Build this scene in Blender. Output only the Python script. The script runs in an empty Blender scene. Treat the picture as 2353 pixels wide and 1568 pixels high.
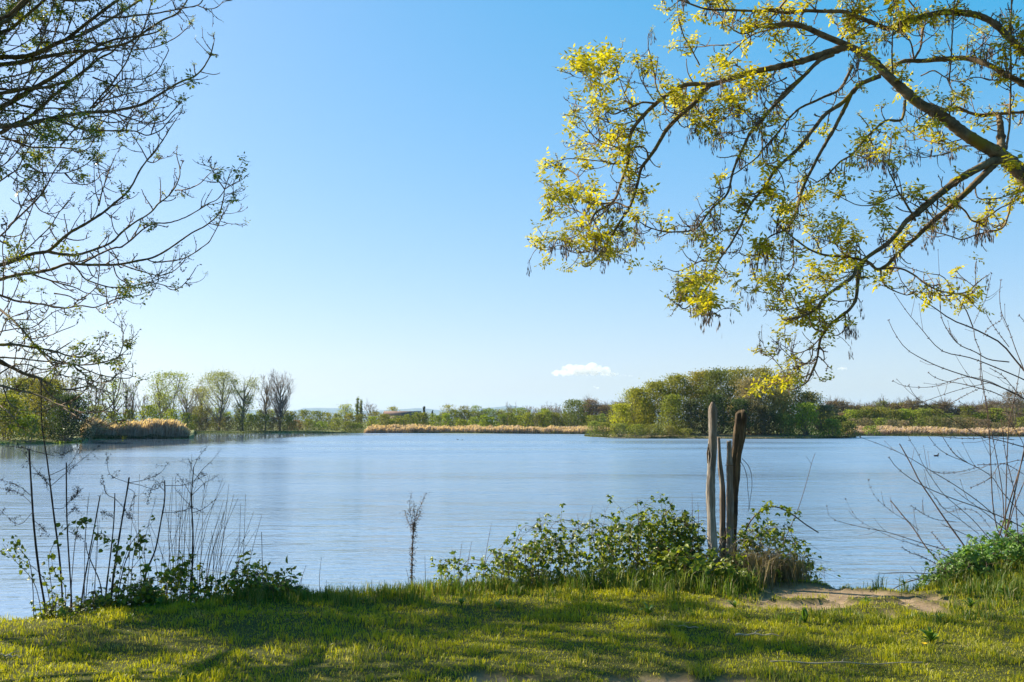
import bpy, math, random
import numpy as np
from mathutils import Vector, Matrix, Quaternion
random.seed(7); RNG = np.random.default_rng(7)
scene = bpy.context.scene
COL = scene.collection
R = math.radians
HAZE = 1 / 20000
# ------------------------------------------------------------------ camera, world, sun, exposure
FPX, CU, CV, HOR = 2290.0, 1176.5, 784.0, 968.0        # focal length, centre and horizon in a 2353 px wide view
CAMZ = 2.6                                              # eye height over the water level (z = 0)
PITCH = math.atan((HOR - CV) / FPX)
cam = bpy.data.cameras.new('camera'); camo = bpy.data.objects.new('camera', cam); COL.objects.link(camo)
cam.sensor_width = 36; cam.lens = 36 * FPX / 2353; cam.clip_start = .1; cam.clip_end = 40000
camo.location = (0, 0, CAMZ); camo.rotation_euler = (math.pi / 2 + PITCH, 0, 0)
scene.camera = camo
SUN_AZ, SUN_EL = R(-64), R(32)                          # azimuth clockwise from the view direction (+Y)
world = bpy.data.worlds.new('World'); scene.world = world; world.use_nodes = True
wn = world.node_tree; wn.nodes.clear()
wo = wn.nodes.new('ShaderNodeOutputWorld'); wb = wn.nodes.new('ShaderNodeBackground'); ws = wn.nodes.new('ShaderNodeTexSky')
ws.sky_type = 'NISHITA'; ws.sun_disc = False; ws.sun_elevation = SUN_EL; ws.sun_rotation = SUN_AZ
ws.altitude = 0; ws.air_density = 1.0; ws.dust_density = 1.1; ws.ozone_density = 4.5
wh = wn.nodes.new('ShaderNodeHueSaturation'); wh.inputs['Saturation'].default_value = 1.43
def wmul(k):
    q = wn.nodes.new('ShaderNodeVectorMath'); q.operation = 'SCALE'; q.inputs['Scale'].default_value = k; return q
w1, w2, wg = wmul(.25), wmul(3.7), wn.nodes.new('ShaderNodeGamma'); wg.inputs['Gamma'].default_value = .48
wn.links.new(ws.outputs[0], wh.inputs['Color']); wn.links.new(wh.outputs[0], w1.inputs[0]); wn.links.new(w1.outputs[0], wg.inputs['Color'])
w3 = wn.nodes.new('ShaderNodeVectorMath'); w3.operation = 'MULTIPLY'; w3.inputs[1].default_value = (.90, .93, 1.03)
wn.links.new(wg.outputs[0], w2.inputs[0]); wn.links.new(w2.outputs[0], w3.inputs[0]); wn.links.new(w3.outputs[0], wb.inputs['Color'])
wb.inputs['Strength'].default_value = 0.087
wn.links.new(wb.outputs[0], wo.inputs['Surface'])
sun = bpy.data.lights.new('sun', 'SUN'); suno = bpy.data.objects.new('sun', sun); COL.objects.link(suno)
sun.energy = 5.0; sun.angle = R(.53); sun.color = (1.0, .90, .71)
sd = Vector((math.sin(SUN_AZ) * math.cos(SUN_EL), math.cos(SUN_AZ) * math.cos(SUN_EL), math.sin(SUN_EL)))
suno.rotation_euler = (-sd).to_track_quat('-Z', 'Y').to_euler(); suno.location = sd * 60
scene.view_settings.view_transform = 'Standard'; scene.view_settings.look = 'None'
scene.view_settings.exposure = 1.38; scene.view_settings.gamma = 1; scene.view_settings.use_curve_mapping = False
scene.render.engine = 'CYCLES'
cy = scene.cycles
cy.max_bounces = 8; cy.diffuse_bounces = 3; cy.glossy_bounces = 3; cy.transmission_bounces = 3
cy.transparent_max_bounces = 8; cy.volume_bounces = 1
cy.use_denoising = True
# ------------------------------------------------------------------ helpers
CP, SP = math.cos(PITCH), math.sin(PITCH)
def W(u, v, D):
    """the point at distance D (along +Y) that stands at (u, v) of the 2353 px wide view"""
    u = np.asarray(u, float); v = np.asarray(v, float); D = np.asarray(D, float)
    x = (u - CU) / FPX; z = (CV - v) / FPX
    Y = CP - z * SP; Z = SP + z * CP; s = D / Y
    return np.stack([x * s, D + 0 * s, CAMZ + Z * s], -1)
def proj(P):
    P = np.asarray(P, float); x, y, z = P[..., 0], P[..., 1], P[..., 2] - CAMZ
    f = y * CP + z * SP; h = -y * SP + z * CP
    return CU + FPX * x / f, CV - FPX * h / f
def waterY(v): return CAMZ / ((CV - v) / FPX * -1 * CP - SP) * (CP - (CV - v) / FPX * SP) if True else 0
def tag(o, label=None, cat=None, group=None, kind=None):
    if label: o['label'] = label
    if cat: o['category'] = cat
    if group: o['group'] = group
    if kind: o['kind'] = kind
    return o
def thing(name, label, cat, loc=(0, 0, 0), group=None):
    o = bpy.data.objects.new(name, None); COL.objects.link(o); o.location = loc; o.empty_display_size = .1
    return tag(o, label, cat, group)
def mesh_data(name, V, Q=None, T=None, mats=(), smooth=False, mi=None):
    V = np.asarray(V, np.float32).reshape(-1, 3)
    Q = np.zeros((0, 4), np.int32) if Q is None else np.asarray(Q, np.int32).reshape(-1, 4)
    T = np.zeros((0, 3), np.int32) if T is None else np.asarray(T, np.int32).reshape(-1, 3)
    me = bpy.data.meshes.new(name)
    me.vertices.add(len(V)); me.vertices.foreach_set('co', V.ravel())
    nl = len(Q) * 4 + len(T) * 3
    me.loops.add(nl); me.loops.foreach_set('vertex_index', np.concatenate([Q.ravel(), T.ravel()]).astype(np.int32))
    st = np.concatenate([np.arange(len(Q)) * 4, len(Q) * 4 + np.arange(len(T)) * 3]).astype(np.int32)
    me.polygons.add(len(st)); me.polygons.foreach_set('loop_start', st)
    for m in mats: me.materials.append(m)
    if mi is not None: me.polygons.foreach_set('material_index', np.asarray(mi, np.int32))
    me.update(calc_edges=True)
    if smooth: me.polygons.foreach_set('use_smooth', np.ones(len(st), bool))
    return me
def link(name, me, parent=None, loc=None):
    o = bpy.data.objects.new(name, me); COL.objects.link(o)
    if parent is not None:
        o.parent = parent
        l = parent.location
        if loc is None: o.location = (-l[0], -l[1], -l[2])      # mesh built in world space under a thing at l
        else: o.location = loc
    elif loc is not None: o.location = loc
    return o
def obj(name, V, Q=None, T=None, mat=None, parent=None, smooth=False, mats=None, mi=None, loc=None):
    return link(name, mesh_data(name, V, Q, T, mats or ([mat] if mat else []), smooth, mi), parent, loc)
def nrm(a): return a / np.maximum(np.linalg.norm(a, axis=-1, keepdims=True), 1e-9)
def tubes(P, Rr, S=4):
    """P (N,K,3), Rr (N,K) -> verts, quads of N tubes"""
    P = np.asarray(P, float); Rr = np.asarray(Rr, float); N, K, _ = P.shape
    T = nrm(np.gradient(P, axis=1)); m = np.abs(T.mean(1))
    ref = np.zeros((N, 3)); ref[np.arange(N), m.argmin(1)] = 1
    U = nrm(np.cross(T, ref[:, None, :])); B = np.cross(T, U)
    a = np.arange(S) * 2 * math.pi / S
    V = P[:, :, None, :] + Rr[:, :, None, None] * (np.cos(a)[None, None, :, None] * U[:, :, None, :] + np.sin(a)[None, None, :, None] * B[:, :, None, :])
    n = np.arange(N)[:, None, None] * K * S; k = np.arange(K - 1)[None, :, None] * S; s = np.arange(S)[None, None, :]; s2 = (s + 1) % S
    Q = np.stack([n + k + s, n + k + s2, n + k + S + s2, n + k + S + s], -1)
    return V.reshape(-1, 3), Q.reshape(-1, 4)
def join(parts):
    """[(V,Q,T)] -> V,Q,T"""
    Vs, Qs, Ts, o = [], [], [], 0
    for V, Q, T in parts:
        V = np.asarray(V).reshape(-1, 3); Vs.append(V)
        if Q is not None and len(Q): Qs.append(np.asarray(Q) + o)
        if T is not None and len(T): Ts.append(np.asarray(T) + o)
        o += len(V)
    return np.concatenate(Vs), (np.concatenate(Qs) if Qs else None), (np.concatenate(Ts) if Ts else None)
def spline(P, n):
    """Catmull-Rom through the points, n samples, even in length"""
    P = np.asarray(P, float)
    if len(P) == 2: P = np.array([P[0], (P[0] + P[1]) / 2, P[1]])
    E = np.vstack([2 * P[0] - P[1], P, 2 * P[-1] - P[-2]]); out = []
    for i in range(len(P) - 1):
        a, b, c, d = E[i:i + 4]; t = np.linspace(0, 1, 9)[:, None]
        out.append((.5 * (2 * b + (c - a) * t + (2 * a - 5 * b + 4 * c - d) * t ** 2 + (3 * b - a - 3 * c + d) * t ** 3))[:-1])
    out = np.vstack(out + [P[-1:]])
    L = np.r_[0, np.cumsum(np.linalg.norm(np.diff(out[:, :3], axis=0), axis=1))]
    s = np.linspace(0, L[-1], n)
    return np.stack([np.interp(s, L, out[:, k]) for k in range(out.shape[1])], -1)
def rdir(n, rng): return nrm(rng.normal(size=(n, 3)))
def rotmats(axis, rng, tilt=None):
    """per row: a rotation whose z column is the given axis, spun at random"""
    Z = nrm(axis); r = rdir(len(Z), rng); X = nrm(np.cross(r, Z)); Y = np.cross(Z, X)
    return np.stack([X, Y, Z], -1)
def scatter(V, Q, T, M, pos, sc):
    """stamp one small mesh at many places: M (N,3,3), pos (N,3), sc (N,)"""
    N = len(pos); n = len(V)
    VV = np.einsum('nij,vj->nvi', M, V) * sc[:, None, None] + pos[:, None, :]
    o = (np.arange(N) * n)[:, None, None]
    return VV.reshape(-1, 3), ((Q[None] + o).reshape(-1, 4) if Q is not None and len(Q) else None), ((T[None] + o).reshape(-1, 3) if T is not None and len(T) else None)
def leaf_quads(C, D, Nn, L, Wd):
    """diamond leaves: centre, long direction, normal, length, width"""
    S = nrm(np.cross(D, Nn)); L = np.asarray(L)[:, None] / 2; Wd = np.asarray(Wd)[:, None] / 2
    V = np.stack([C - D * L, C + S * Wd, C + D * L, C - S * Wd], 1)
    return V.reshape(-1, 3), np.arange(len(C) * 4).reshape(-1, 4)
def noise2(x, y, f, seed=0):
    """smooth value noise, 0..1"""
    x = np.asarray(x, float) * f + 137.3; y = np.asarray(y, float) * f + 71.7
    xi = np.floor(x).astype(np.int64); yi = np.floor(y).astype(np.int64); fx = x - xi; fy = y - yi
    h = lambda a, b: (np.sin(a * 127.1 + b * 311.7 + seed * 74.7) * 43758.5453) % 1.0
    fx = fx * fx * (3 - 2 * fx); fy = fy * fy * (3 - 2 * fy)
    return (h(xi, yi) * (1 - fx) + h(xi + 1, yi) * fx) * (1 - fy) + (h(xi, yi + 1) * (1 - fx) + h(xi + 1, yi + 1) * fx) * fy
def sst(a, b, x): t = np.clip((np.asarray(x, float) - a) / (b - a), 0, 1); return t * t * (3 - 2 * t)
# ------------------------------------------------------------------ materials
def new_mat(name):
    m = bpy.data.materials.new(name); m.use_nodes = True; nt = m.node_tree; nt.nodes.clear()
    return m, nt, (lambda t: nt.nodes.new('ShaderNode' + t)), (lambda a, b: nt.links.new(a, b))
def leaf_mat(name, cols, transl=.45, rough=.5, objcol=False, tscale=(1.5, 1.45, .6), patch=0.0):
    """cols: list of base colours picked per leaf (random per island); optionally tinted by the object's colour"""
    m, nt, N, L = new_mat(name)
    g = N('NewGeometry'); r = N('ValToRGB'); r.color_ramp.interpolation = 'LINEAR'
    e = r.color_ramp.elements
    while len(e) > 1: e.remove(e[-1])
    for i, c in enumerate(cols):
        p = i / max(1, len(cols) - 1)
        if i == 0: e[0].position = 0; e[0].color = (*c, 1)
        else: k = e.new(p); k.color = (*c, 1)
    fac = g.outputs['Random Per Island']
    if patch:
        tc = N('TexCoord'); nz = N('TexNoise'); nz.inputs['Scale'].default_value = patch; nz.inputs['Detail'].default_value = 2
        L(g.outputs['Position'], nz.inputs['Vector']); mx = N('Mix'); mx.inputs[0].default_value = .6
        mr = N('MapRange'); mr.inputs[1].default_value = .32; mr.inputs[2].default_value = .68; L(nz.outputs[0], mr.inputs[0])
        L(fac, mx.inputs[2]); L(mr.outputs[0], mx.inputs[3]); fac = mx.outputs[0]
    L(fac, r.inputs[0]); col = r.outputs[0]
    if objcol:
        oi = N('ObjectInfo'); mu = N('Mix'); mu.data_type = 'RGBA'; mu.blend_type = 'MULTIPLY'; mu.inputs[0].default_value = 1
        L(col, mu.inputs[6]); L(oi.outputs['Color'], mu.inputs[7]); col = mu.outputs[2]
    b = N('BsdfPrincipled'); b.inputs['Roughness'].default_value = rough; b.inputs['Specular IOR Level'].default_value = .35
    L(col, b.inputs['Base Color'])
    t = N('BsdfTranslucent'); tm = N('Mix'); tm.data_type = 'RGBA'; tm.blend_type = 'MULTIPLY'; tm.inputs[0].default_value = 1
    tm.inputs[7].default_value = (*tscale, 1); L(col, tm.inputs[6]); L(tm.outputs[2], t.inputs['Color'])
    s = N('MixShader'); s.inputs[0].default_value = transl; L(b.outputs[0], s.inputs[1]); L(t.outputs[0], s.inputs[2])
    o = N('OutputMaterial'); L(s.outputs[0], o.inputs[0]); return m
def rough_mat(name, c1, c2, scale=8, c3=None, bump=.3, rough=.85, stretch=(1, 1, 1), dist=.01, c3amt=(.55, .68), c3scale=3, coords='Object'):
    m, nt, N, L = new_mat(name)
    tc = N('TexCoord'); mp = N('Mapping'); mp.inputs['Scale'].default_value = stretch; L(tc.outputs[coords], mp.inputs[0])
    n = N('TexNoise'); n.inputs['Scale'].default_value = scale; n.inputs['Detail'].default_value = 5; n.inputs['Roughness'].default_value = .65
    L(mp.outputs[0], n.inputs[0]); r = N('ValToRGB'); r.color_ramp.elements[0].position = .35; r.color_ramp.elements[1].position = .66
    r.color_ramp.elements[0].color = (*c1, 1); r.color_ramp.elements[1].color = (*c2, 1); L(n.outputs[0], r.inputs[0]); col = r.outputs[0]
    if c3:
        n2 = N('TexNoise'); n2.inputs['Scale'].default_value = c3scale; n2.inputs['Detail'].default_value = 4; L(tc.outputs[coords], n2.inputs[0])
        mr = N('MapRange'); mr.inputs[1].default_value = c3amt[0]; mr.inputs[2].default_value = c3amt[1]; L(n2.outputs[0], mr.inputs[0])
        mx = N('Mix'); mx.data_type = 'RGBA'; L(mr.outputs[0], mx.inputs[0]); L(col, mx.inputs[6]); mx.inputs[7].default_value = (*c3, 1); col = mx.outputs[2]
    b = N('BsdfPrincipled'); b.inputs['Roughness'].default_value = rough; b.inputs['Specular IOR Level'].default_value = .25; L(col, b.inputs['Base Color'])
    if bump:
        bp = N('Bump'); bp.inputs['Strength'].default_value = bump; bp.inputs['Distance'].default_value = dist; L(n.outputs[0], bp.inputs['Height']); L(bp.outputs[0], b.inputs['Normal'])
    o = N('OutputMaterial'); L(b.outputs[0], o.inputs[0]); return m
M_BARK = rough_mat('ash_bark', (.06, .042, .026), (.21, .15, .085), 14, (.19, .13, .015), .6, .9, (1, 1, 1), .01, (.54, .66), 5)
M_TWIG = rough_mat('twig_bark', (.08, .053, .033), (.27, .18, .11), 30, (.24, .145, .022), .2, .85, dist=.003, c3amt=(.60, .72), c3scale=8)
M_STEM = rough_mat('dead_stem_bark', (.018, .013, .011), (.06, .042, .032), 20, None, .2, .8, dist=.003)
M_SHOOT = rough_mat('shrub_shoot_bark', (.05, .033, .026), (.13, .082, .06), 15, None, .2, .7, dist=.003)
M_FARBARK = rough_mat('far_trunk_bark', (.08, .07, .055), (.19, .165, .13), 1.5, None, 0, .9)
M_FARTWIG = rough_mat('far_twigs', (.13, .10, .08), (.24, .19, .155), .6, None, 0, .95)
M_ASH = leaf_mat('ash_leaf', [(.22, .22, .012), (.35, .32, .015), (.48, .41, .025), (.27, .27, .014)], .5, .52)
M_ASH_SHADE = leaf_mat('ash_leaf_shaded', [(.06, .09, .012), (.10, .14, .016), (.30, .29, .02), (.08, .12, .015)], .5, .38)  # darker copy for the left ash: its shaded side is put into the colour
M_KEY = leaf_mat('ash_key', [(.06, .038, .028), (.15, .10, .075), (.10, .065, .045)], .15, .6)
M_BRAM = leaf_mat('bramble_leaf', [(.022, .05, .007), (.06, .11, .012), (.25, .28, .02), (.045, .085, .01)], .45, .42)
M_WEED = leaf_mat('weed_leaf', [(.04, .09, .015), (.08, .15, .02), (.13, .20, .03)], .35, .4)
M_ROUND = leaf_mat('shoot_leaf', [(.018, .04, .007), (.035, .07, .01), (.10, .13, .015), (.03, .06, .009)], .4, .5)  # dark green leaves, darkened further: backlit shade is put into the colour
M_GRASS = leaf_mat('grass_blade', [(.11, .135, .008), (.215, .235, .010), (.36, .34, .016), (.16, .19, .010), (.45, .38, .13)], .45, .5, patch=1.3)
M_TALL = leaf_mat('long_grass_blade', [(.03, .07, .008), (.065, .12, .012), (.11, .16, .018), (.24, .20, .08)], .4, .5)
M_DRY = leaf_mat('dry_grass_blade', [(.12, .09, .055), (.24, .19, .11), (.17, .14, .07)], .3, .7)
M_REED = leaf_mat('dry_reed', [(.36, .255, .21), (.48, .37, .32), (.22, .155, .125)], .45, .8)
M_FAR = leaf_mat('far_foliage', [(.55, .57, .48), (.95, .95, .85), (1.3, 1.28, .95)], .45, .7, objcol=True, tscale=(1.2, 1.25, .7))
# ------------------------------------------------------------------ the ground: one sheet from behind the camera to the near bank and under the water
EX = np.array([-60, -25, -12, -6, -4.1, -2.3, -.9, 1, 2.1, 2.7, 3.2, 3.9, 4.3, 5.3, 8, 14, 30, 60.])
EY = np.array([-30, -4, 5.2, 7.4, 8.4, 9.65, 9.85, 10.2, 10.75, 10.8, 10.3, 9.95, 10.1, 11.0, 12.4, 13.5, 11, 0.])
def edgeY(x): return np.interp(x, EX, EY)
def sandmask(x, y):
    n = (noise2(x, y, 2.1, 3) - .5) * 1.2 + (noise2(x, y, 6.3, 5) - .5) * .9 + (noise2(x, y, 15., 6) - .5) * .5
    d = np.hypot((x - 3.0) / 1.22, (y - 9.3) / .95) + n * .55
    s = 1 - sst(.6, 1.0, d)
    d2 = np.hypot((x - 2.9) / 1.0, (y - 9.2) / .13) + n * 1.6                   # a tongue of grass across the worn sand
    s = s * sst(.4, .9, d2)
    b = np.maximum(1 - sst(.5, .9, np.hypot((x - 1.1) / .7, (y - 6.25) / .22) + n), 1 - sst(.5, .9, np.hypot((x + .1) / .35, (y - 6.3) / .12) + n))
    return np.clip(np.maximum(s, .8 * b), 0, 1)
def G(x, y):
    x = np.asarray(x, float); y = np.asarray(y, float)
    z = 1.0 + .05 * (noise2(x, y, .5, 1) - .5) + .035 * (noise2(x, y, 2.2, 2) - .5)
    z = z + .0 * np.exp(-((x - 1.3) / 1.1) ** 2 - ((y - 10.4) / 1.0) ** 2) - .05 * sandmask(x, y)
    z = z + .17 * sst(3.9, 6.2, x) * sst(8.2, 10.5, y) + .05 * sst(4, 7, x)
    e = edgeY(x) + .18 * (noise2(x, y * 0, 1.6, 9) - .5)
    return z - 2.0 * sst(-.1, 1.3, y - e) ** 1.0 - .04 * sst(-.5, 0, y - e)
m, nt, N, L = new_mat('turf_and_soil')
at = N('Attribute'); at.attribute_name = 'sand'
tc = N('TexCoord'); n1 = N('TexNoise'); n1.inputs['Scale'].default_value = 22; n1.inputs['Detail'].default_value = 6; L(tc.outputs['Object'], n1.inputs[0])
r1 = N('ValToRGB'); r1.color_ramp.elements[0].color = (.025, .032, .008, 1); r1.color_ramp.elements[1].color = (.075, .075, .018, 1); L(n1.outputs[0], r1.inputs[0])
n2 = N('TexNoise'); n2.inputs['Scale'].default_value = 9; n2.inputs['Detail'].default_value = 8; n2.inputs['Roughness'].default_value = .7; L(tc.outputs['Object'], n2.inputs[0])
r2 = N('ValToRGB'); r2.color_ramp.elements[0].position = .3; r2.color_ramp.elements[1].position = .7
r2.color_ramp.elements[0].color = (.14, .095, .06, 1); r2.color_ramp.elements[1].color = (.33, .24, .155, 1); L(n2.outputs[0], r2.inputs[0])
mx = N('Mix'); mx.data_type = 'RGBA'; L(at.outputs['Fac'], mx.inputs[0]); L(r1.outputs[0], mx.inputs[6]); L(r2.outputs[0], mx.inputs[7])
b = N('BsdfPrincipled'); b.inputs['Roughness'].default_value = .95; b.inputs['Specular IOR Level'].default_value = .1; L(mx.outputs[2], b.inputs['Base Color'])
bp = N('Bump'); bp.inputs['Strength'].default_value = .7; bp.inputs['Distance'].default_value = .02; L(n2.outputs[0], bp.inputs['Height']); L(bp.outputs[0], b.inputs['Normal'])
o = N('OutputMaterial'); L(b.outputs[0], o.inputs[0]); M_TURF = m
gx = np.unique(np.r_[np.linspace(-60, -7, 28), np.arange(-7, 8, .06), np.linspace(8, 60, 28)])
gy = np.unique(np.r_[np.linspace(-60, 4, 28), np.arange(4, 13.5, .06), np.linspace(13.5, 24, 12)])
X, Y = np.meshgrid(gx, gy); Z = G(X, Y); nx, ny = len(gx), len(gy)
idx = np.arange(nx * ny).reshape(ny, nx)
Qg = np.stack([idx[:-1, :-1], idx[:-1, 1:], idx[1:, 1:], idx[1:, :-1]], -1).reshape(-1, 4)
ground = obj('ground', np.stack([X, Y, Z], -1), Qg, mat=M_TURF, smooth=True); tag(ground, kind='structure')
a_ = ground.data.attributes.new('sand', 'FLOAT', 'POINT'); a_.data.foreach_set('value', sandmask(X, Y).ravel().astype(np.float32))
# ------------------------------------------------------------------ water
def shoreD(v): return float(CAMZ * FPX / (v - HOR) * (1 + 0.0))
def onwater(u, v):
    """point of the water level seen at (u, v)"""
    x = (u - CU) / FPX; z = (CV - v) / FPX; Yd = CP - z * SP; Zd = SP + z * CP; s = -CAMZ / Zd
    return np.array([x * s, Yd * s, 0.])
m, nt, N, L = new_mat('lake_water')
g = N('NewGeometry')
mpa = N('Mapping'); mpa.inputs['Scale'].default_value = (.55, 1.25, 1); L(g.outputs['Position'], mpa.inputs[0])
wa = N('TexNoise'); wa.inputs['Scale'].default_value = 3.2; wa.inputs['Detail'].default_value = 4; wa.inputs['Roughness'].default_value = .6; wa.inputs['Distortion'].default_value = .3; L(mpa.outputs[0], wa.inputs[0])
wc = N('TexNoise'); wc.inputs['Scale'].default_value = .75; wc.inputs['Detail'].default_value = 3; L(mpa.outputs[0], wc.inputs[0])
ad = N('Math'); ad.operation = 'MULTIPLY_ADD'; ad.inputs[1].default_value = 2.2; L(wc.outputs[0], ad.inputs[0]); L(wa.outputs[0], ad.inputs[2])
mpb = N('Mapping'); mpb.inputs['Scale'].default_value = (.010, .045, 1); L(g.outputs['Position'], mpb.inputs[0])        # wind lanes
wl = N('TexNoise'); wl.inputs['Scale'].default_value = 1; wl.inputs['Detail'].default_value = 3; L(mpb.outputs[0], wl.inputs[0])
ml = N('MapRange'); ml.inputs[1].default_value = .40; ml.inputs[2].default_value = .62; ml.inputs[3].default_value = .45; ml.inputs[4].default_value = 1.15; L(wl.outputs[0], ml.inputs[0])
sx = N('SeparateXYZ'); L(g.outputs['Position'], sx.inputs[0])                                                        # lee of the left shore: calmer
lee = N('MapRange'); lee.inputs[1].default_value = -38; lee.inputs[2].default_value = -24; lee.inputs[3].default_value = .03; lee.inputs[4].default_value = 1; L(sx.outputs[0], lee.inputs[0])
near = N('MapRange'); near.inputs[1].default_value = 12; near.inputs[2].default_value = 60; near.inputs[3].default_value = .24; near.inputs[4].default_value = 1; L(sx.outputs[1], near.inputs[0])
m1 = N('Math'); m1.operation = 'MULTIPLY'; L(ml.outputs[0], m1.inputs[0]); L(lee.outputs[0], m1.inputs[1])
m2 = N('Math'); m2.operation = 'MULTIPLY'; L(m1.outputs[0], m2.inputs[0]); L(near.outputs[0], m2.inputs[1])
we = N('TexNoise'); we.inputs['Scale'].default_value = .2; we.inputs['Detail'].default_value = 3; L(mpa.outputs[0], we.inputs[0]); ae = N('Math'); ae.operation = 'MULTIPLY_ADD'; ae.inputs[1].default_value = 4.5; L(we.outputs[0], ae.inputs[0]); L(ad.outputs[0], ae.inputs[2])
bp = N('Bump'); bp.inputs['Distance'].default_value = .11; L(ae.outputs[0], bp.inputs['Height']); L(m2.outputs[0], bp.inputs['Strength'])
b = N('BsdfPrincipled'); b.inputs['Base Color'].default_value = (.14, .21, .315, 1)
rr_ = N('MapRange'); rr_.inputs[1].default_value = 15; rr_.inputs[2].default_value = 110; rr_.inputs[3].default_value = .07; rr_.inputs[4].default_value = .38; L(sx.outputs[1], rr_.inputs[0]); rl_ = N('Math'); rl_.operation = 'MULTIPLY'; L(rr_.outputs[0], rl_.inputs[0]); L(m1.outputs[0], rl_.inputs[1]); L(rl_.outputs[0], b.inputs['Roughness'])
if True:
    b.inputs['IOR'].default_value = 1.5
b.inputs['Specular IOR Level'].default_value = .75; L(bp.outputs[0], b.inputs['Normal'])
o = N('OutputMaterial'); L(b.outputs[0], o.inputs[0]); M_WATER = m
water = obj('water', [(-700, 2, 0), (700, 2, 0), (700, 420, 0), (-700, 420, 0)], [(0, 1, 2, 3)], mat=M_WATER); tag(water, kind='structure')
# ------------------------------------------------------------------ far land
SH = [(-2600, 1100), (-1200, 1060), (-300, 1030), (0, 1021), (120, 1019.5), (188, 1016), (205, 1010.5), (300, 1009), (432, 1008.5), (446, 1005), (447, 995.5), (640, 995.3), (830, 995.3), (1000, 996),
      (1340, 998), (1700, 1001), (1980, 1002), (2353, 1004), (2700, 1008), (3400, 1030), (5000, 1100)]
SHP = np.array([onwater(u, v)[:2] for u, v in SH])
SHP = np.vstack([np.stack([np.linspace(SHP[i, 0], SHP[i + 1, 0], 6)[:-1], np.linspace(SHP[i, 1], SHP[i + 1, 1], 6)[:-1]], -1) for i in range(len(SHP) - 1)] + [SHP[-1:]])
wob = (noise2(SHP[:, 0], SHP[:, 1], .15, 4) - .5)[:, None] * nrm(SHP) * 1.2; SHP = SHP + wob
rows = []
cum = nrm(SHP)
for d, z in ((-1.2, -.6), (0, .02), (.8, .22), (4, .4), (40, .6), (400, .8), (4300, 1.0), (13000, 1.5)):
    P = SHP + cum * d; P = np.c_[P, np.full(len(P), z)]; P[:, :2] = np.clip(P[:, :2], -13200, 13200); rows.append(P)
Vf = np.vstack(rows); n = len(SHP)
Qf = np.array([(r * n + i, r * n + i + 1, (r + 1) * n + i + 1, (r + 1) * n + i) for r in range(len(rows) - 1) for i in range(n - 1)])
M_FLAND = rough_mat('far_meadow', (.10, .12, .03), (.17, .18, .05), .15, (.16, .13, .07), 0, .95)
tag(obj('far_shore_land', Vf, Qf, mat=M_FLAND, smooth=True), kind='structure')
# island ground
isl = np.array([onwater(u, v)[:2] for u, v in [(1343, 1003), (1400, 1006.5), (1500, 1008), (1600, 1008.6), (1750, 1008.8), (1880, 1008.6), (1968, 1006)]])
back = isl[::-1] + np.array([0, 14.0]) + np.c_[np.linspace(-3, 3, len(isl)), np.zeros(len(isl))]
ring = np.vstack([isl, back]); cen = ring.mean(0)
V_ = [np.c_[cen + (ring - cen) * s, np.full(len(ring), z)] for s, z in ((1.02, -.5), (1, .03), (.97, .22), (.6, .5), (.05, .6))]
n = len(ring); Qi = [(r * n + i, r * n + (i + 1) % n, (r + 1) * n + (i + 1) % n, (r + 1) * n + i) for r in range(4) for i in range(n)]
M_ISL = rough_mat('island_soil', (.12, .09, .05), (.22, .17, .10), .8, (.10, .12, .03), 0, .95)
tag(obj('island_ground', np.vstack(V_), Qi, mat=M_ISL, smooth=True), kind='structure')
# distant blue hills: ridges with real distance and depth
def ridge(pts, D, depth, name, mat):
    us = np.linspace(pts[0][0], pts[-1][0], 160); vs = np.interp(us, [p[0] for p in pts], [p[1] for p in pts]) - 1.2 * noise2(us, us * 0, .05, 5) - .8 * noise2(us, us * 0, .16, 6)
    h = (HOR - vs) / FPX * D; x = (us - CU) / FPX * D; pr = []
    for k, (dy, s) in enumerate(((-depth, 0), (-depth * .6, .45), (-depth * .25, .85), (0, 1), (depth * .5, .6), (depth, 0))):
        hh = np.maximum(0, h * s) * (1 if k in (0, 3, 5) else (1 - .16 * noise2(x, x * 0 + k, .008, k)))
        pr.append(np.stack([x, np.full_like(x, D + dy), hh + .8], -1))
    n = len(us); Q = [(r * n + i, r * n + i + 1, (r + 1) * n + i + 1, (r + 1) * n + i) for r in range(5) for i in range(n - 1)]
    return tag(obj(name, np.vstack(pr), Q, mat=mat, smooth=True), kind='structure')
M_HILL = rough_mat('wooded_hill', (.04, .055, .045), (.065, .08, .06), .0012, None, 0, .95)
ridge([(200, 962), (330, 948), (420, 941), (500, 940), (560, 943), (640, 946), (680, 944), (700, 939), (790, 939), (840, 946), (880, 944), (960, 939), (1010, 943), (1060, 946), (1120, 938), (1175, 933), (1220, 941), (1270, 950), (1400, 960)], 12000, 800, 'hills', M_HILL)
ridge([(-900, 960), (-300, 945), (100, 950), (300, 958), (700, 952), (1000, 953), (1300, 956), (1700, 950), (2400, 946), (3300, 960)], 12900, 400, 'far_hills', M_HILL)
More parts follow.
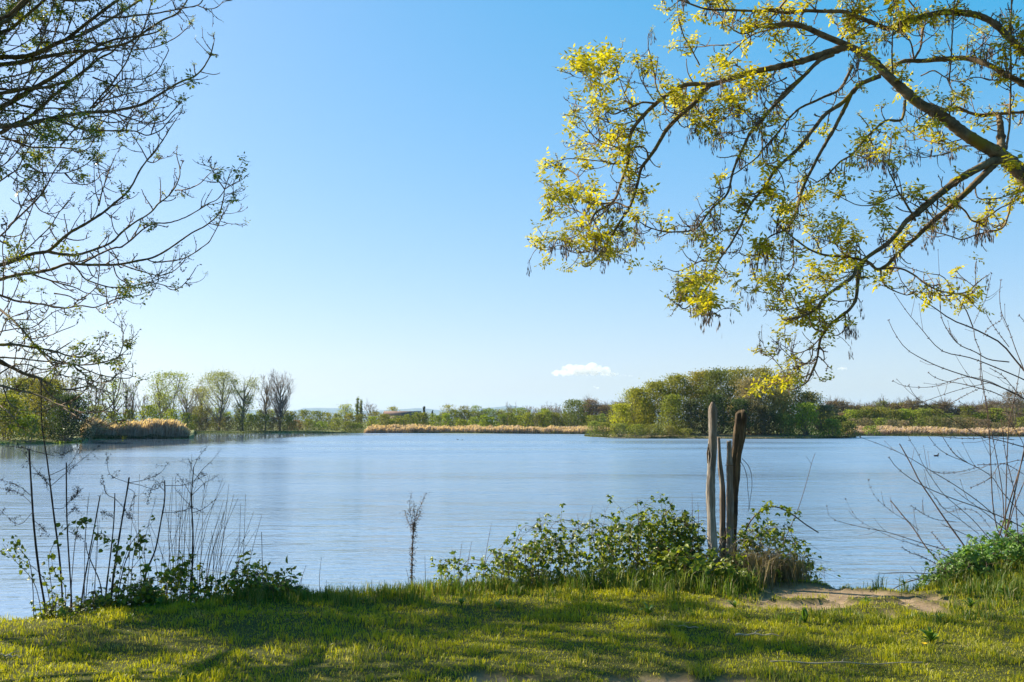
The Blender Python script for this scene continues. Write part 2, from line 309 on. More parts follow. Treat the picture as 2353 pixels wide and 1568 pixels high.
# ------------------------------------------------------------------ haze: a closed box of even air round everything
m, nt, N, L = new_mat('haze_air')
pv = N('VolumePrincipled'); pv.inputs['Color'].default_value = (.50, .70, 1, 1); pv.inputs['Density'].default_value = HAZE; pv.inputs['Anisotropy'].default_value = 0.2
o = N('OutputMaterial'); L(pv.outputs[0], o.inputs['Volume']); M_HAZE = m
def box(x0, x1, y0, y1, z0, z1):
    V = [(x, y, z) for z in (z0, z1) for y in (y0, y1) for x in (x0, x1)]
    return V, [(0, 2, 3, 1), (4, 5, 7, 6), (0, 1, 5, 4), (2, 6, 7, 3), (0, 4, 6, 2), (1, 3, 7, 5)]
hz = obj('haze', *box(-13500, 13500, -13500, 13600, -2, 245), mat=M_HAZE); tag(hz, kind='stuff')
# ------------------------------------------------------------------ clouds: lumpy bodies of scattering air, high and outside the haze
m, nt, N, L = new_mat('cloud_vapour')
pv = N('VolumePrincipled'); pv.inputs['Color'].default_value = (1, .97, .95, 1); pv.inputs['Density'].default_value = .016; pv.inputs['Anisotropy'].default_value = 0.3
o = N('OutputMaterial'); L(pv.outputs[0], o.inputs['Volume']); M_CLOUD = m
def ico(sub=2):
    import bmesh
    bm = bmesh.new(); bmesh.ops.create_icosphere(bm, subdivisions=sub, radius=1); V = np.array([v.co[:] for v in bm.verts]); T = np.array([[v.index for v in f.verts] for f in bm.faces]); bm.free(); return V, T
def remesh_union(V, T, vox):
    me = mesh_data('tmp', V, None, T); o = bpy.data.objects.new('tmp', me); COL.objects.link(o)
    md = o.modifiers.new('r', 'REMESH'); md.mode = 'VOXEL'; md.voxel_size = vox
    dg = bpy.context.evaluated_depsgraph_get(); ev = o.evaluated_get(dg); m2 = bpy.data.meshes.new_from_object(ev)
    bpy.data.objects.remove(o); return m2
def cloud(u0, u1, v0, v1, D, n, label, seed, vox):
    rg = np.random.default_rng(seed); V0, T0 = ico(2); parts = []
    a, bq = W(u0, v1, D), W(u1, v0, D); w = bq[0] - a[0]; h = bq[2] - a[2]
    for i in range(n):
        t = (i + .5) / n + rg.normal() * .02; env = max(.22, (1 - abs(2 * t - .8) ** 2.4)) * (.7 + .45 * math.sin(i * 1.7) * math.sin(i * .41 + 1))
        r = h * rg.uniform(.13, .36) * env; zz = a[2] + r * .7 + (h * env - r * 1.7) * rg.uniform(0, 1) ** .8
        c = np.array([a[0] + w * t, D + rg.uniform(-.5, .5) * h, zz]); nn = 1 + .25 * (noise2(V0[:, 0] * 3 + i, V0[:, 2] * 3, 1, i) - .5)
        parts.append((V0 * (r * nn)[:, None] * np.array([1.4, 1.3, 1.0]) + c, None, T0))
    V, _, T = join(parts); me = remesh_union(V, T, vox); me.name = 'cloud'; me.materials.clear(); me.materials.append(M_CLOUD)
    return tag(link('cloud', me), label, 'cloud', None)
cloud(1270, 1452, 834, 866, 6000, 130, 'small white flat bottomed cloud above the right part of the far treeline', 3, 3.5)
cloud(1362, 1382, 884, 895, 6000, 8, 'tiny faint white wisp just below the larger cloud', 4, 5)
cloud(1922, 1952, 840, 851, 6000, 26, 'faint small pinkish cloud right of the wooded island', 5, 4)
# ------------------------------------------------------------------ trees and bushes beyond the water
YG, OL, BR, DK, PG, WL, GY = (.25, .27, .025), (.16, .165, .035), (.20, .15, .10), (.04, .058, .014), (.27, .28, .11), (.19, .215, .035), (.21, .175, .115)
ORD = ['first', 'second', 'third', 'fourth', 'fifth', 'sixth', 'seventh', 'eighth', 'ninth', 'tenth', 'eleventh', 'twelfth', 'thirteenth', 'fourteenth', 'fifteenth', 'sixteenth', 'seventeenth', 'eighteenth']
def envelope(kind, p):
    """p in 0..1 height in the crown -> relative radius"""
    if kind == 'poplar': return .25 + .75 * np.sin(np.clip(p * .9 + .08, 0, 1) * math.pi) ** .6
    if kind == 'cypress': return np.clip(1.05 - p, .08, 1) ** .75
    if kind == 'bush': return np.sqrt(np.clip(1 - (np.clip(p, 0, 1) * .98) ** 2.2, 0.02, 1))
    if kind == 'fan': return .25 + .75 * np.sin(np.clip(p * .8 + .1, 0, 1) * math.pi * .72)
    return np.sqrt(np.clip(1 - (2 * np.clip(p, 0, 1) * .97 - 1.0) ** 2, .04, 1))
def far_tree(name, cat, label, x, y, H, Wd, kind, col, dens=1.0, base=.1, leafs=.26, lean=0, group=None, stems=1, seed=None, nl=None, bare=0.0):
    rg = np.random.default_rng(seed if seed is not None else abs(int(x * 131 + y * 17 + H * 1009)))
    z0 = .25; root = thing(name, label, cat, (x, y, z0 - .1), group)
    cb = base * H; ch = H - cb
    nl = nl or int(14 + 12 * dens); P = []; Rr = []; K = 7; ends = []; tw = []
    tr = max(.05, H * .021) / math.sqrt(stems)
    trunks = []
    for s in range(stems):
        ang = rg.uniform(0, 6.28); sp = .0 if stems == 1 else Wd * .16
        top = np.array([math.cos(ang) * sp * 1.6 + lean * H, math.sin(ang) * sp, H * (.86 if kind != 'bush' else .6)])
        t = np.linspace(0, 1, K)[:, None]; wv = np.stack([np.sin(t[:, 0] * 5 + ang), np.cos(t[:, 0] * 4 + ang), 0 * t[:, 0]], -1) * H * .012
        b0 = np.array([math.cos(ang), math.sin(ang), 0]) * (.0 if stems == 1 else min(.4, Wd * .06))
        c = b0 + (top - b0) * t + wv * t; trunks.append(c); P.append(c); Rr.append(tr * (1 - .8 * t[:, 0]))
    for i in range(nl):
        c = trunks[i % stems]; p = (i + rg.uniform(.2, .8)) / nl; p = p ** (.9 if kind != 'bush' else .75)
        er = envelope(kind, p) * Wd / 2; a = i * 2.4 + rg.uniform(-.5, .5); rr = er * rg.uniform(.62, 1.0)
        ax = c[-1] * 0; ax[0] = lean * (cb + ch * p); end = ax + np.array([math.cos(a) * rr, math.sin(a) * rr, cb + ch * p * rg.uniform(.96, 1.0)])
        zs = max(.02 * H, end[2] - (rr * rg.uniform(.6, 1.1) + .12 * H)) * (.92)
        st = np.array([np.interp(zs, c[:, 2], c[:, k]) for k in range(3)]); t = np.linspace(0, 1, K)[:, None]
        mid = (st + end) / 2 + np.array([math.cos(a), math.sin(a), -.3]) * rr * .12
        q = (1 - t) ** 2 * st + 2 * t * (1 - t) * mid + t * t * end; P.append(q); Rr.append(np.maximum(tr * .5 * (1 - t[:, 0] * .85), .012)); ends.append(q)
    ends = np.array(ends); V, Q = tubes(np.array(P), np.array(Rr), 5 if H > 9 else 4)
    obj('trunk', V + [0, 0, 0], Q, mat=M_FARBARK, parent=root, loc=(0, 0, 0), smooth=True)
    # fine twigs
    nt_ = int(nl * (9 if bare > 0 else 5)); li = rg.integers(0, nl, nt_); ti = rg.integers(2, K, nt_); s0 = ends[li, ti]
    d = nrm(s0 - ends[li, ti - 1]) * .8 + rdir(nt_, rg) * .75 + [0, 0, .35]; ln = rg.uniform(.09, .2, nt_) * (H * .5 + Wd * .5) * (.8 if kind in ('poplar', 'cypress') else 1) * (.35 if kind in ('poplar', 'cypress') else 1)
    t = np.linspace(0, 1, 3)[None, :, None]; TP = s0[:, None] + nrm(d)[:, None] * (ln[:, None, None] * t) + np.array([0, 0, .25]) * (ln[:, None, None] * t * t)
    w0 = .022 if bare else .018
    if bare:
        n2 = nt_ * 4; k2 = rg.integers(0, nt_, n2); f2 = rg.uniform(.3, 1, n2)[:, None]; s2 = TP[k2, 0] * (1 - f2) + TP[k2, 2] * f2
        d2 = nrm(nrm(d)[k2] + rdir(n2, rg) * .7 + [0, 0, .2]); l2 = ln[k2] * .7
        TP = np.concatenate([TP, s2[:, None] + d2[:, None] * (l2[:, None, None] * t)])
    V, Q = tubes(TP, np.broadcast_to(np.array([w0, w0 * .7, w0 * .4]), (len(TP), 3)) * (H / 10) ** .5, 3)
    if dens < 1.6 or bare: tw = tag(obj('twigs', V, Q, mat=M_FARTWIG, parent=root, loc=(0, 0, 0)), kind='stuff')
    if bare < 1:
        # leaves gathered in clumps round limb and twig ends
        n = int(min(9000, dens * (Wd * ch) / (leafs * leafs * .36) * (1 - bare)))
        n = max(n, 160); nc = max(16, int(nl * 2.2)); cl = TP[rg.integers(0, len(TP), nc), 2]
        if kind in ('bush', 'round'):
            # fill out the outer body as well
            k = nc * 2; a = rg.uniform(0, 6.28, k); p = rg.uniform(0, 1, k) ** .62; rr = envelope(kind, p) * Wd / 2 * rg.uniform(.3, .97, k)
            cl = np.vstack([cl, np.stack([np.cos(a) * rr + lean * H * p, np.sin(a) * rr, cb + ch * p * .97], -1)])
        cs = rg.uniform(.05, .115, len(cl)) * (Wd * .6 + ch * .4) * (.5 if kind in ('poplar', 'cypress') else 1)
        k = rg.integers(0, len(cl), n); off = rg.normal(size=(n, 3)) * cs[k][:, None] * [1, 1, .75]
        C = cl[k] + off; C[:, 2] = np.where(C[:, 2] > H * .97, 2 * H * .97 - C[:, 2] - np.abs(rg.normal(size=n)) * .03 * H + rg.uniform(0, .07, n) * H, np.abs(C[:, 2]) + .03); D = nrm(rdir(n, rg) + [0, 0, .3 if kind != 'cypress' else 2]); Nn = nrm(off + rdir(n, rg) * np.mean(cs) * 1.2 + [0, 0, .05])
        V, Q = leaf_quads(C, D, Nn, rg.uniform(.7, 1.4, n) * leafs, rg.uniform(.45, .8, n) * leafs)
        cr = obj('crown', V, Q, mat=M_FAR, parent=root, loc=(0, 0, 0)); cr.color = (*[c * rg.uniform(.88, 1.1) for c in col], 1)
    return root
def put(name, cat, label, u, wu, vt, D, kind, col, **k):
    x = (u - CU) / FPX * D; H = CAMZ + (HOR - vt) / FPX * D - .2
    return far_tree(name, cat, label, x, D, H, wu / FPX * D, kind, col, **k)
T, B = 'tree', 'bush'
# tall open trees of the left shore, traced one by one
put('tall_tree', T, 'tall pale tree with a broad open crown of several limbs, behind the left reeds', 385, 108, 853, 176, 'round', PG, dens=1.2, base=.42, stems=3, leafs=.24, seed=11)
put('tall_tree', T, 'thin bare grey tree right beside the broad pale tree behind the left reeds', 432, 50, 884, 188, 'fan', GY, dens=.35, base=.30, bare=.9, seed=12)
put('tall_tree', T, 'tall tree with dark forked trunk and airy round pale crown', 503, 100, 852, 226, 'round', PG, dens=1.4, base=.36, stems=2, leafs=.24, seed=13)
put('leaning_tree', T, 'lower pale tree leaning left beside the tall forked tree', 466, 62, 890, 232, 'round', PG, dens=1.4, base=.38, lean=-.05, leafs=.24, seed=14)
put('tall_tree', T, 'slender straight tree with sparse upright limbs, right of the forked tree', 560, 66, 862, 226, 'fan', PG, dens=1.1, base=.28, leafs=.22, seed=15)
put('bare_tree', T, 'nearly leafless thin tree just left of the bare fan shaped tree', 612, 40, 868, 228, 'fan', GY, dens=.3, base=.25, bare=.75, seed=16)
put('bare_tree', T, 'bare fan shaped tree with many upright twigs, rightmost of the tall ones', 645, 58, 862, 226, 'fan', GY, dens=.5, base=.30, bare=1, seed=17, nl=34)
put('dead_tree', T, 'dead leafless snag with few upright prongs behind the left reeds', 329, 36, 905, 170, 'fan', GY, dens=.1, base=.35, bare=1, seed=18, nl=9)
put('bare_tree', T, 'thin bare tree standing alone left of the dead snag', 292, 26, 874, 168, 'fan', GY, dens=.2, base=.2, bare=1, seed=19, nl=12)
put('bare_tree', T, 'second thin bare tree, shorter, between the dead snag and the lone bare tree', 307, 18, 886, 169, 'fan', GY, dens=.2, base=.25, bare=1, seed=20, nl=9)
put('pale_tree', T, 'pale airy tree behind the dark thicket on the left shore', 262, 50, 872, 165, 'round', PG, dens=.6, base=.3, leafs=.22, seed=21)
put('bare_tree', T, 'brownish bare tree rising behind the dark thicket on the left shore', 222, 46, 878, 158, 'fan', GY, dens=.3, base=.2, bare=.9, seed=22)
for k, (u, vt, w) in enumerate(((150, 868, 60), (95, 850, 70), (30, 842, 80), (-45, 846, 90))):
    put('bare_tree', T, ORD[k] + ' tall bare brown tree left of the dark thicket', u, w, vt, 150 - k * 2, 'fan', GY, dens=.4, base=.15, bare=.85, seed=30 + k, nl=30)
put('thicket_bush', B, 'dark evergreen thicket overhanging the water on the left shore', 160, 110, 905, 119, 'bush', DK, dens=3.6, base=0, leafs=.2, seed=40, stems=3)
put('thicket_bush', B, 'dark green tree behind the dark thicket on the left shore', 110, 110, 868, 124, 'bush', (.17, .18, .03), dens=3.2, base=0, leafs=.22, seed=41, stems=3)
put('willow_bush', B, 'bright yellow green willow at the left edge of the far shore', 20, 100, 905, 118, 'bush', YG, dens=3.0, base=0, leafs=.22, seed=42, stems=4)
put('willow_bush', B, 'low bright willow in front of the left edge willow', 70, 66, 952, 115, 'bush', (.2, .23, .04), dens=1.8, base=0, leafs=.2, seed=43, stems=4)
put('willow_bush', B, 'tall olive willow behind the bright left edge willow', 55, 120, 866, 132, 'bush', OL, dens=2.4, base=0, leafs=.24, seed=44, stems=4)
put('willow_bush', B, 'yellow green willow just outside the left edge of the view', -60, 120, 880, 116, 'bush', YG, dens=1.4, base=0, leafs=.24, seed=45, stems=4)
put('willow_bush', B, 'yellow green willow between the dark thicket and the left reeds', 225, 60, 930, 150, 'bush', WL, dens=1.6, base=0, leafs=.22, seed=46, stems=3)
# bushes behind the left reeds
for k, (u, w, vt, D, c) in enumerate([(262, 46, 946, 162, OL), (300, 50, 940, 168, WL), (345, 66, 930, 166, YG), (372, 70, 903, 180, YG), (398, 50, 940, 164, YG), (428, 40, 948, 172, WL), (455, 60, 932, 224, OL)]):
    put('willow_bush', B, {OL: 'olive', WL: 'mid green', YG: 'yellow green'}[c] + ' bush behind the left reeds, ' + ORD[k] + ' from the dark thicket', u, w, vt, D, 'bush', c, dens=1.5, base=0, leafs=.24, seed=50 + k, stems=3, group='bushes behind the left reeds')
# landmarks of the far treeline
put('round_tree', T, 'bright yellow green round tree left of the slim poplar', 795, 38, 927, 262, 'round', (.30, .32, .06), dens=1.4, base=.22, leafs=.3, seed=60)
put('poplar_tree', T, 'slim pointed poplar, left of two close columns', 822, 10, 909, 264, 'poplar', (.19, .22, .07), dens=3.2, base=.05, leafs=.3, seed=61)
put('poplar_tree', T, 'slightly shorter poplar column right against the slim poplar', 830, 9, 916, 265, 'poplar', (.19, .22, .07), dens=3.2, base=.05, leafs=.3, seed=62)
put('bare_tree', T, 'round bare brown tree right of the poplars', 851, 38, 928, 266, 'round', BR, dens=.6, base=.2, bare=.8, seed=63)
put('round_tree', T, 'yellow green round tree behind the low farm building', 902, 34, 934, 300, 'round', YG, dens=1.4, base=.2, leafs=.3, seed=64)
put('cypress_tree', T, 'narrow black green cypress standing over the farm building', 975, 8, 933, 258, 'cypress', (.02, .035, .02), dens=5, base=.0, leafs=.3, seed=65)
put('cypress_tree', T, 'smaller dark cypress top right of the tall cypress', 994, 6, 943, 270, 'cypress', (.025, .04, .02), dens=5, base=.0, leafs=.3, seed=66)
put('oak_tree', T, 'large round dark green tree left of the wooded island', 1320, 70, 918, 232, 'round', (.11, .15, .035), dens=2.2, base=.12, leafs=.3, seed=67, stems=2, nl=36)
for k, (u, w, vt, c) in enumerate([(1032, 44, 929, PG), (1068, 40, 932, OL), (1092, 36, 931, WL), (1112, 34, 940, DK), (1148, 36, 940, PG), (1172, 40, 938, OL), (1195, 40, 936, WL)]):
    put('round_tree', T, {PG: 'pale', OL: 'olive', WL: 'mid green', DK: 'dark'}[c] + ' rounded tree above the centre willows, ' + ORD[k] + ' right of the cypress', u, w, vt, 250, 'round', c, dens=1.0, base=.2, leafs=.3, seed=70 + k, group='rounded trees right of the cypress')
put('bare_tree', T, 'bare brown pointed tree sticking up before the distant round hill', 1176, 26, 930, 262, 'fan', BR, dens=.4, base=.2, bare=1, seed=80)
MARK = [(440, 'the left reed point'), (503, 'the forked tall tree'), (645, 'the fan shaped tree'), (826, 'the slim poplar'), (975, 'the cypress'), (1215, 'the bare wood'), (1320, 'the large round tree'), (1960, 'the wooded island'), (1998, 'the reed willow'), (2330, 'the tallest wood tree')]
cnt = {}
def mark_label(what, where, u):
    mk = [m for m in MARK if m[0] <= u][-1][1]; k = (what, where, mk); cnt[k] = cnt.get(k, -1) + 1
    return f'{what} {where}, {ORD[min(cnt[k], 17)]} right of {mk}'
CN = {OL: 'olive', YG: 'yellow green', WL: 'mid green', BR: 'brown', DK: 'dark green'}
rg = np.random.default_rng(5)
def row(us, vts, D, kind, cols, where, wu, nm, cat, dens=1.4, bare=0, grp=None, leafs=.28, base=0):
    for i, u in enumerate(us):
        if len(MARK) and u < 440: continue
        c = cols[rg.integers(len(cols))]; vt = np.interp(u, [p[0] for p in vts], [p[1] for p in vts]) + rg.normal() * 4.5
        put(nm, cat, mark_label(('bare brown' if bare else CN[c]) + ' ' + nm.split('_')[-1], where, u), u + rg.normal() * 3, wu * rg.uniform(.8, 1.3), vt, D + rg.uniform(0, 6), kind, c, dens=dens, base=base, bare=bare, leafs=leafs, stems=3 if kind == 'bush' else 1, group=grp, seed=1000 + int(u) + int(D))
row(np.arange(446, 850, 27), [(440, 958), (600, 955), (700, 962), (830, 965)], 222, 'bush', [OL, OL, WL, GY and BR], 'on the waterline', 44, 'willow_bush', B, grp='front row bushes of the far shore')
row(np.arange(452, 850, 25), [(450, 938), (540, 944), (640, 942), (720, 945), (850, 950)], 234, 'bush', [OL, YG, WL, OL], 'in the second row', 42, 'willow_bush', B, grp='back row bushes of the far shore')
row(np.arange(855, 1350, 21), [(850, 958), (980, 950), (1100, 952), (1200, 950), (1350, 956)], 233, 'bush', [YG, WL, YG, OL], 'behind the reeds', 32, 'willow_bush', B, grp='bushes behind the reeds', base=.0)
row(np.arange(862, 1350, 26), [(850, 948), (950, 956), (1010, 940), (1200, 944), (1350, 945)], 246, 'bush', [OL, WL, OL], 'farther back', 44, 'rounded_bush', B, grp='rear bushes behind the reeds')
row(np.arange(1216, 1300, 11), [(1216, 938), (1300, 934)], 262, 'fan', [BR], 'in the far wood', 22, 'bare_tree', T, dens=.5, bare=.9, grp='bare trees of the far wood', base=.15)
row(np.arange(1350, 1500, 15), [(1350, 930), (1420, 924), (1500, 922)], 262, 'round', [BR, OL], 'in the wood', 40, 'wood_tree', T, dens=2.4, bare=.3, grp='trees of the wood behind the island', base=.08)
row(np.arange(1352, 1400, 16), [(1350, 955), (1400, 950)], 236, 'bush', [YG, WL], 'by the island', 30, 'willow_bush', B, grp='bushes left of the island')
row(np.arange(1890, 2470, 19), [(1890, 928), (2000, 926), (2100, 927), (2200, 930), (2300, 928), (2400, 915)], 226, 'round', [BR, BR, OL], 'at the back of the wood', 46, 'wood_tree', T, dens=2.9, bare=.3, grp='back trees of the right hand wood', base=.05)
row(np.arange(1905, 2470, 24), [(1890, 942), (2000, 940), (2050, 938), (2200, 944), (2300, 940), (2400, 940)], 208, 'round', [BR, YG, OL, BR, OL, WL], 'at the front of the wood', 44, 'wood_tree', T, dens=2.4, bare=0, grp='front trees of the right hand wood', base=.05)
row(np.arange(1930, 2470, 30), [(1890, 962), (2450, 962)], 196, 'bush', [OL, BR, BR, WL], 'under the wood', 44, 'willow_bush', B, dens=1.4, grp='bushes under the wood')
put('tall_tree', T, 'tallest brown tree rising above the right hand wood at the right edge', 2330, 66, 898, 200, 'round', BR, dens=1.3, base=.1, bare=.4, seed=90)
put('willow_bush', B, 'round reed willow bush standing alone in the right reeds close to the island', 1998, 42, 978, 172, 'bush', WL, dens=1.8, base=0, seed=91, stems=3)
# the wooded island: each tree and shoreline shrub by itself
IS = [(1425, 66, 926, 158, 'bush', (.33, .33, .03), 'bright yellow green tree at the left end of the island'), (1468, 80, 890, 160, 'bush', (.24, .245, .03), 'green tree second from the left end of the island'),
      (1456, 50, 892, 166, 'round', PG, 'airy pale tree showing behind the left end of the island'), (1508, 92, 874, 162, 'bush', (.22, .205, .03), 'olive domed tree on the left half of the island'),
      (1560, 96, 859, 163, 'bush', (.24, .20, .03), 'tall olive tree left of the middle of the island'), (1612, 96, 850, 164, 'bush', (.27, .22, .035), 'brownish olive tree behind the left weathered post'),
      (1650, 110, 846, 160, 'bush', (.11, .13, .02), 'dark green tree in the middle of the island'), (1700, 110, 844, 164, 'bush', (.22, .19, .03), 'olive tree right of the middle of the island'),
      (1755, 104, 842, 163, 'bush', (.24, .21, .04), 'highest tree of the island, under the hanging branch tip'), (1722, 86, 868, 155, 'bush', (.28, .22, .11), 'brownish grey flowering tree right of the posts on the island'),
      (1812, 84, 860, 163, 'bush', (.22, .20, .035), 'olive tree on the right shoulder of the island'), (1790, 80, 890, 155, 'bush', (.25, .22, .08), 'grey green tree before the right shoulder of the island'),
      (1858, 76, 900, 160, 'bush', (.27, .23, .08), 'greyish tree on the right slope of the island'), (1850, 70, 925, 153, 'bush', YG, 'yellow green tree on the lower right slope of the island'),
      (1896, 64, 930, 160, 'bush', GY, 'twiggy grey tree near the right end of the island'), (1925, 64, 955, 156, 'bush', (.13, .16, .04), 'green bush sloping down to the right tip of the island'),
      (1948, 46, 968, 154, 'bush', OL, 'low olive bush at the right tip of the island'), (1910, 50, 962, 152, 'bush', WL, 'low round bush left of the right tip of the island'),
      (1640, 70, 905, 153, 'bush', (.045, .065, .02), 'dark tree directly behind the left post on the island'), (1590, 60, 915, 153, 'bush', (.07, .095, .03), 'dark green tree left of the posts on the island'),  # middle trees are coloured dark to stand in for the island's central shade
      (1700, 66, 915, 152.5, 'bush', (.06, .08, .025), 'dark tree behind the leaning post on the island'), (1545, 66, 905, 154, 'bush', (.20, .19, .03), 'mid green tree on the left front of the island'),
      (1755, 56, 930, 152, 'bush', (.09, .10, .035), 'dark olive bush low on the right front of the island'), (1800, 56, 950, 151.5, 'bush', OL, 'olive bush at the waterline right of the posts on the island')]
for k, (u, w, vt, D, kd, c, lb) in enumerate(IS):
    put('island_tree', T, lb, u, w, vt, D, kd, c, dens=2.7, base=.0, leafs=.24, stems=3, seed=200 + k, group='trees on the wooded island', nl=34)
for k, (u, w, vt) in enumerate([(1362, 36, 967), (1390, 40, 970), (1424, 50, 972), (1462, 50, 974), (1500, 48, 973), (1538, 44, 978), (1575, 40, 984)]):
    put('shore_bush', B, f'small round olive willow on the island waterline, {ORD[k]} from its left tip', u, w, vt, 150.5, 'bush', (.20, .21, .05), dens=2.0, base=0, leafs=.16, stems=4, seed=260 + k, group='small willows on the island waterline')
# ------------------------------------------------------------------ reed beds (nobody could count the stems)
def reeds(label, pts, n, h0, h1, depth, seed, dark=.0):
    """pts: shoreline pixels; reeds fill a belt behind it"""
    rg = np.random.default_rng(seed); S = np.array([onwater(u, v)[:2] for u, v in pts]); L_ = np.r_[0, np.cumsum(np.linalg.norm(np.diff(S, axis=0), axis=1))]
    s = rg.uniform(0, L_[-1], n); dp = rg.uniform(0, 1, n) ** 1.3 * depth; b = np.stack([np.interp(s, L_, S[:, k]) for k in (0, 1)], -1); b = b + nrm(b) * (dp[:, None] + .1)
    hh = (h0 + (h1 - h0) * noise2(b[:, 0], b[:, 1], .16, seed)) * (.72 + .5 * noise2(b[:, 0], b[:, 1], .7, seed + 5)) * rg.uniform(.5, 1.18, n) * np.clip(.72 + dp / depth * .6, 0, 1)
    hh *= np.clip(.45 + np.minimum(s, L_[-1] - s) / 2.5, .25, 1)
    w = rg.uniform(.05, .12, n); a = rg.uniform(0, 6.28, n); ln = rg.normal(size=(n, 2)) * .10 + [.05, 0]
    B0 = np.c_[b, np.full(n, .0)]; Tp = B0 + np.c_[ln * hh[:, None], hh]; Sd = np.c_[np.cos(a), np.sin(a), np.zeros(n)] * w[:, None]
    M1 = (B0 * .25 + Tp * .75); ds = np.c_[np.full(n, .16), rg.normal(size=n) * .05, np.full(n, .02)]
    V = np.stack([B0 - Sd * .4, B0 + Sd * .4, M1 + Sd * .4, M1 - Sd * .4, Tp - Sd * .9, Tp + Sd * .9, Tp + ds * 1.4 + [0, 0, .12]], 1).reshape(-1, 3)
    o_ = np.arange(n)[:, None] * 7
    return tag(obj('reed_bed', V, np.vstack([o_ + [0, 1, 2, 3], ]), np.vstack([o_ + [3, 2, 5], o_ + [3, 5, 4], o_ + [4, 5, 6]]), mat=M_REED), label, 'reeds', kind='stuff')
reeds('tall tan reeds on the point at the left, in front of the bushes', [(186, 1013), (215, 1010), (300, 1009), (434, 1008.5)], 9000, 1.9, 2.9, 5, 1)
reeds('long low belt of tan reeds along the middle of the far shore', [(836, 995.5), (1000, 996), (1340, 998), (1420, 998)], 15000, 1.05, 1.6, 7, 2)
reeds('belt of tan reeds along the right part of the far shore', [(1940, 1001.8), (2100, 1002.5), (2353, 1004), (2500, 1006)], 12000, 1.05, 1.5, 6, 3)
# low green fringe of sedge at water level along the shores
def fringe(pts, n, h, depth, seed, mat, name='shore_sedge', label='low dark sedge'):
    rg = np.random.default_rng(seed); S = np.array([onwater(u, v)[:2] for u, v in pts]); L_ = np.r_[0, np.cumsum(np.linalg.norm(np.diff(S, axis=0), axis=1))]
    s = rg.uniform(0, L_[-1], n); b = np.stack([np.interp(s, L_, S[:, k]) for k in (0, 1)], -1); b = b + nrm(b) * rg.uniform(-.1, depth, n)[:, None]
    C = np.c_[b, rg.uniform(.02, h, n) * (.4 + noise2(b[:, 0], b[:, 1], .5, seed))]; D = nrm(rdir(n, rg) * .6 + [0, 0, 1]); Nn = rdir(n, rg)
    V, Q = leaf_quads(C, D, Nn, rg.uniform(.15, .4, n), rg.uniform(.04, .12, n)); ob = obj(name, V, Q, mat=mat); ob.color = (.09, .10, .03, 1)
    return tag(ob, label, 'sedge', kind='stuff')
fringe([(200, 1010.5), (300, 1009), (434, 1008.5)], 3000, .5, .5, 5, M_FAR, label='dark sedge at the foot of the left reeds')
fringe([(446, 996), (640, 995.3), (836, 995.3), (1000, 996), (1340, 998), (1700, 1001), (1980, 1002), (2353, 1004)], 12000, .45, .8, 6, M_FAR, label='dark sedge at the waterline of the far shore')
fringe([(1343, 1003), (1400, 1006.5), (1500, 1008), (1600, 1008.6), (1750, 1008.8), (1880, 1008.6), (1968, 1006)], 5000, .3, .8, 7, M_FAR, label='grass and roots along the island waterline')
fg = fringe([(-300, 1030), (0, 1021), (120, 1019.5), (188, 1016)], 6000, .18, 3.5, 8, M_FAR, label='strip of bright short grass below the left shore thicket'); fg.color = (.22, .30, .04, 1)
# ------------------------------------------------------------------ farm building half hidden in the treeline
def wx(u, D): return (u - CU) / FPX * D
M_ROOF = rough_mat('brown_roof_tiles', (.14, .085, .07), (.20, .13, .10), 1.2, None, 0, .9)
M_WALL = rough_mat('rendered_wall', (.30, .25, .20), (.38, .33, .27), .5, None, 0, .9)
M_PANE = rough_mat('dark_window', (.03, .03, .035), (.05, .05, .06), .5, None, 0, .3)
D_ = 272; x0, x1 = wx(882, D_), wx(962, D_); fb = thing('farm_building', 'long low farm building with brown tiled roof half hidden in the far treeline', 'building', (x0, D_, .3))
def lbox(name, a, b_, mat, par, bev=0):
    V, Q = box(a[0], b_[0], a[1], b_[1], a[2], b_[2]); return obj(name, V, Q, mat=mat, parent=par, loc=(0, 0, 0))
w_ = x1 - x0; eave = CAMZ + (HOR - 954) / FPX * D_ - .3; rid = CAMZ + (HOR - 945) / FPX * D_ - .3
lbox('wall', (0, 0, 0), (w_, 8, eave), M_WALL, fb)
V = [(-.4, -.6, eave - .1), (w_ + .4, -.6, eave - .1), (w_ + .4, 8.6, eave - .1), (-.4, 8.6, eave - .1), (-.4, 4, rid), (w_ + .4, 4, rid)]
V = np.array(V); V = np.vstack([V, V - [0, 0, .15]])
obj('roof', V, [(0, 1, 5, 4), (2, 3, 4, 5), (7, 6, 10, 11), (9, 8, 11, 10), (0, 6, 7, 1), (2, 8, 9, 3)], [(3, 0, 4), (1, 2, 5), (6, 9, 10), (8, 7, 11)], mat=M_ROOF, parent=fb, loc=(0, 0, 0))
for k in range(5):
    wx_ = 1 + k * (w_ - 2) / 4.6; f_ = lbox('window', (wx_, -.06, eave - 1.7), (wx_ + .8, .0, eave - .7), M_WALL, fb); p_ = lbox('pane', (.08, -.07, .08), (.72, -.062, .92), M_PANE, fb); p_.parent = f_; p_.location = (wx_, 0, eave - 1.7)
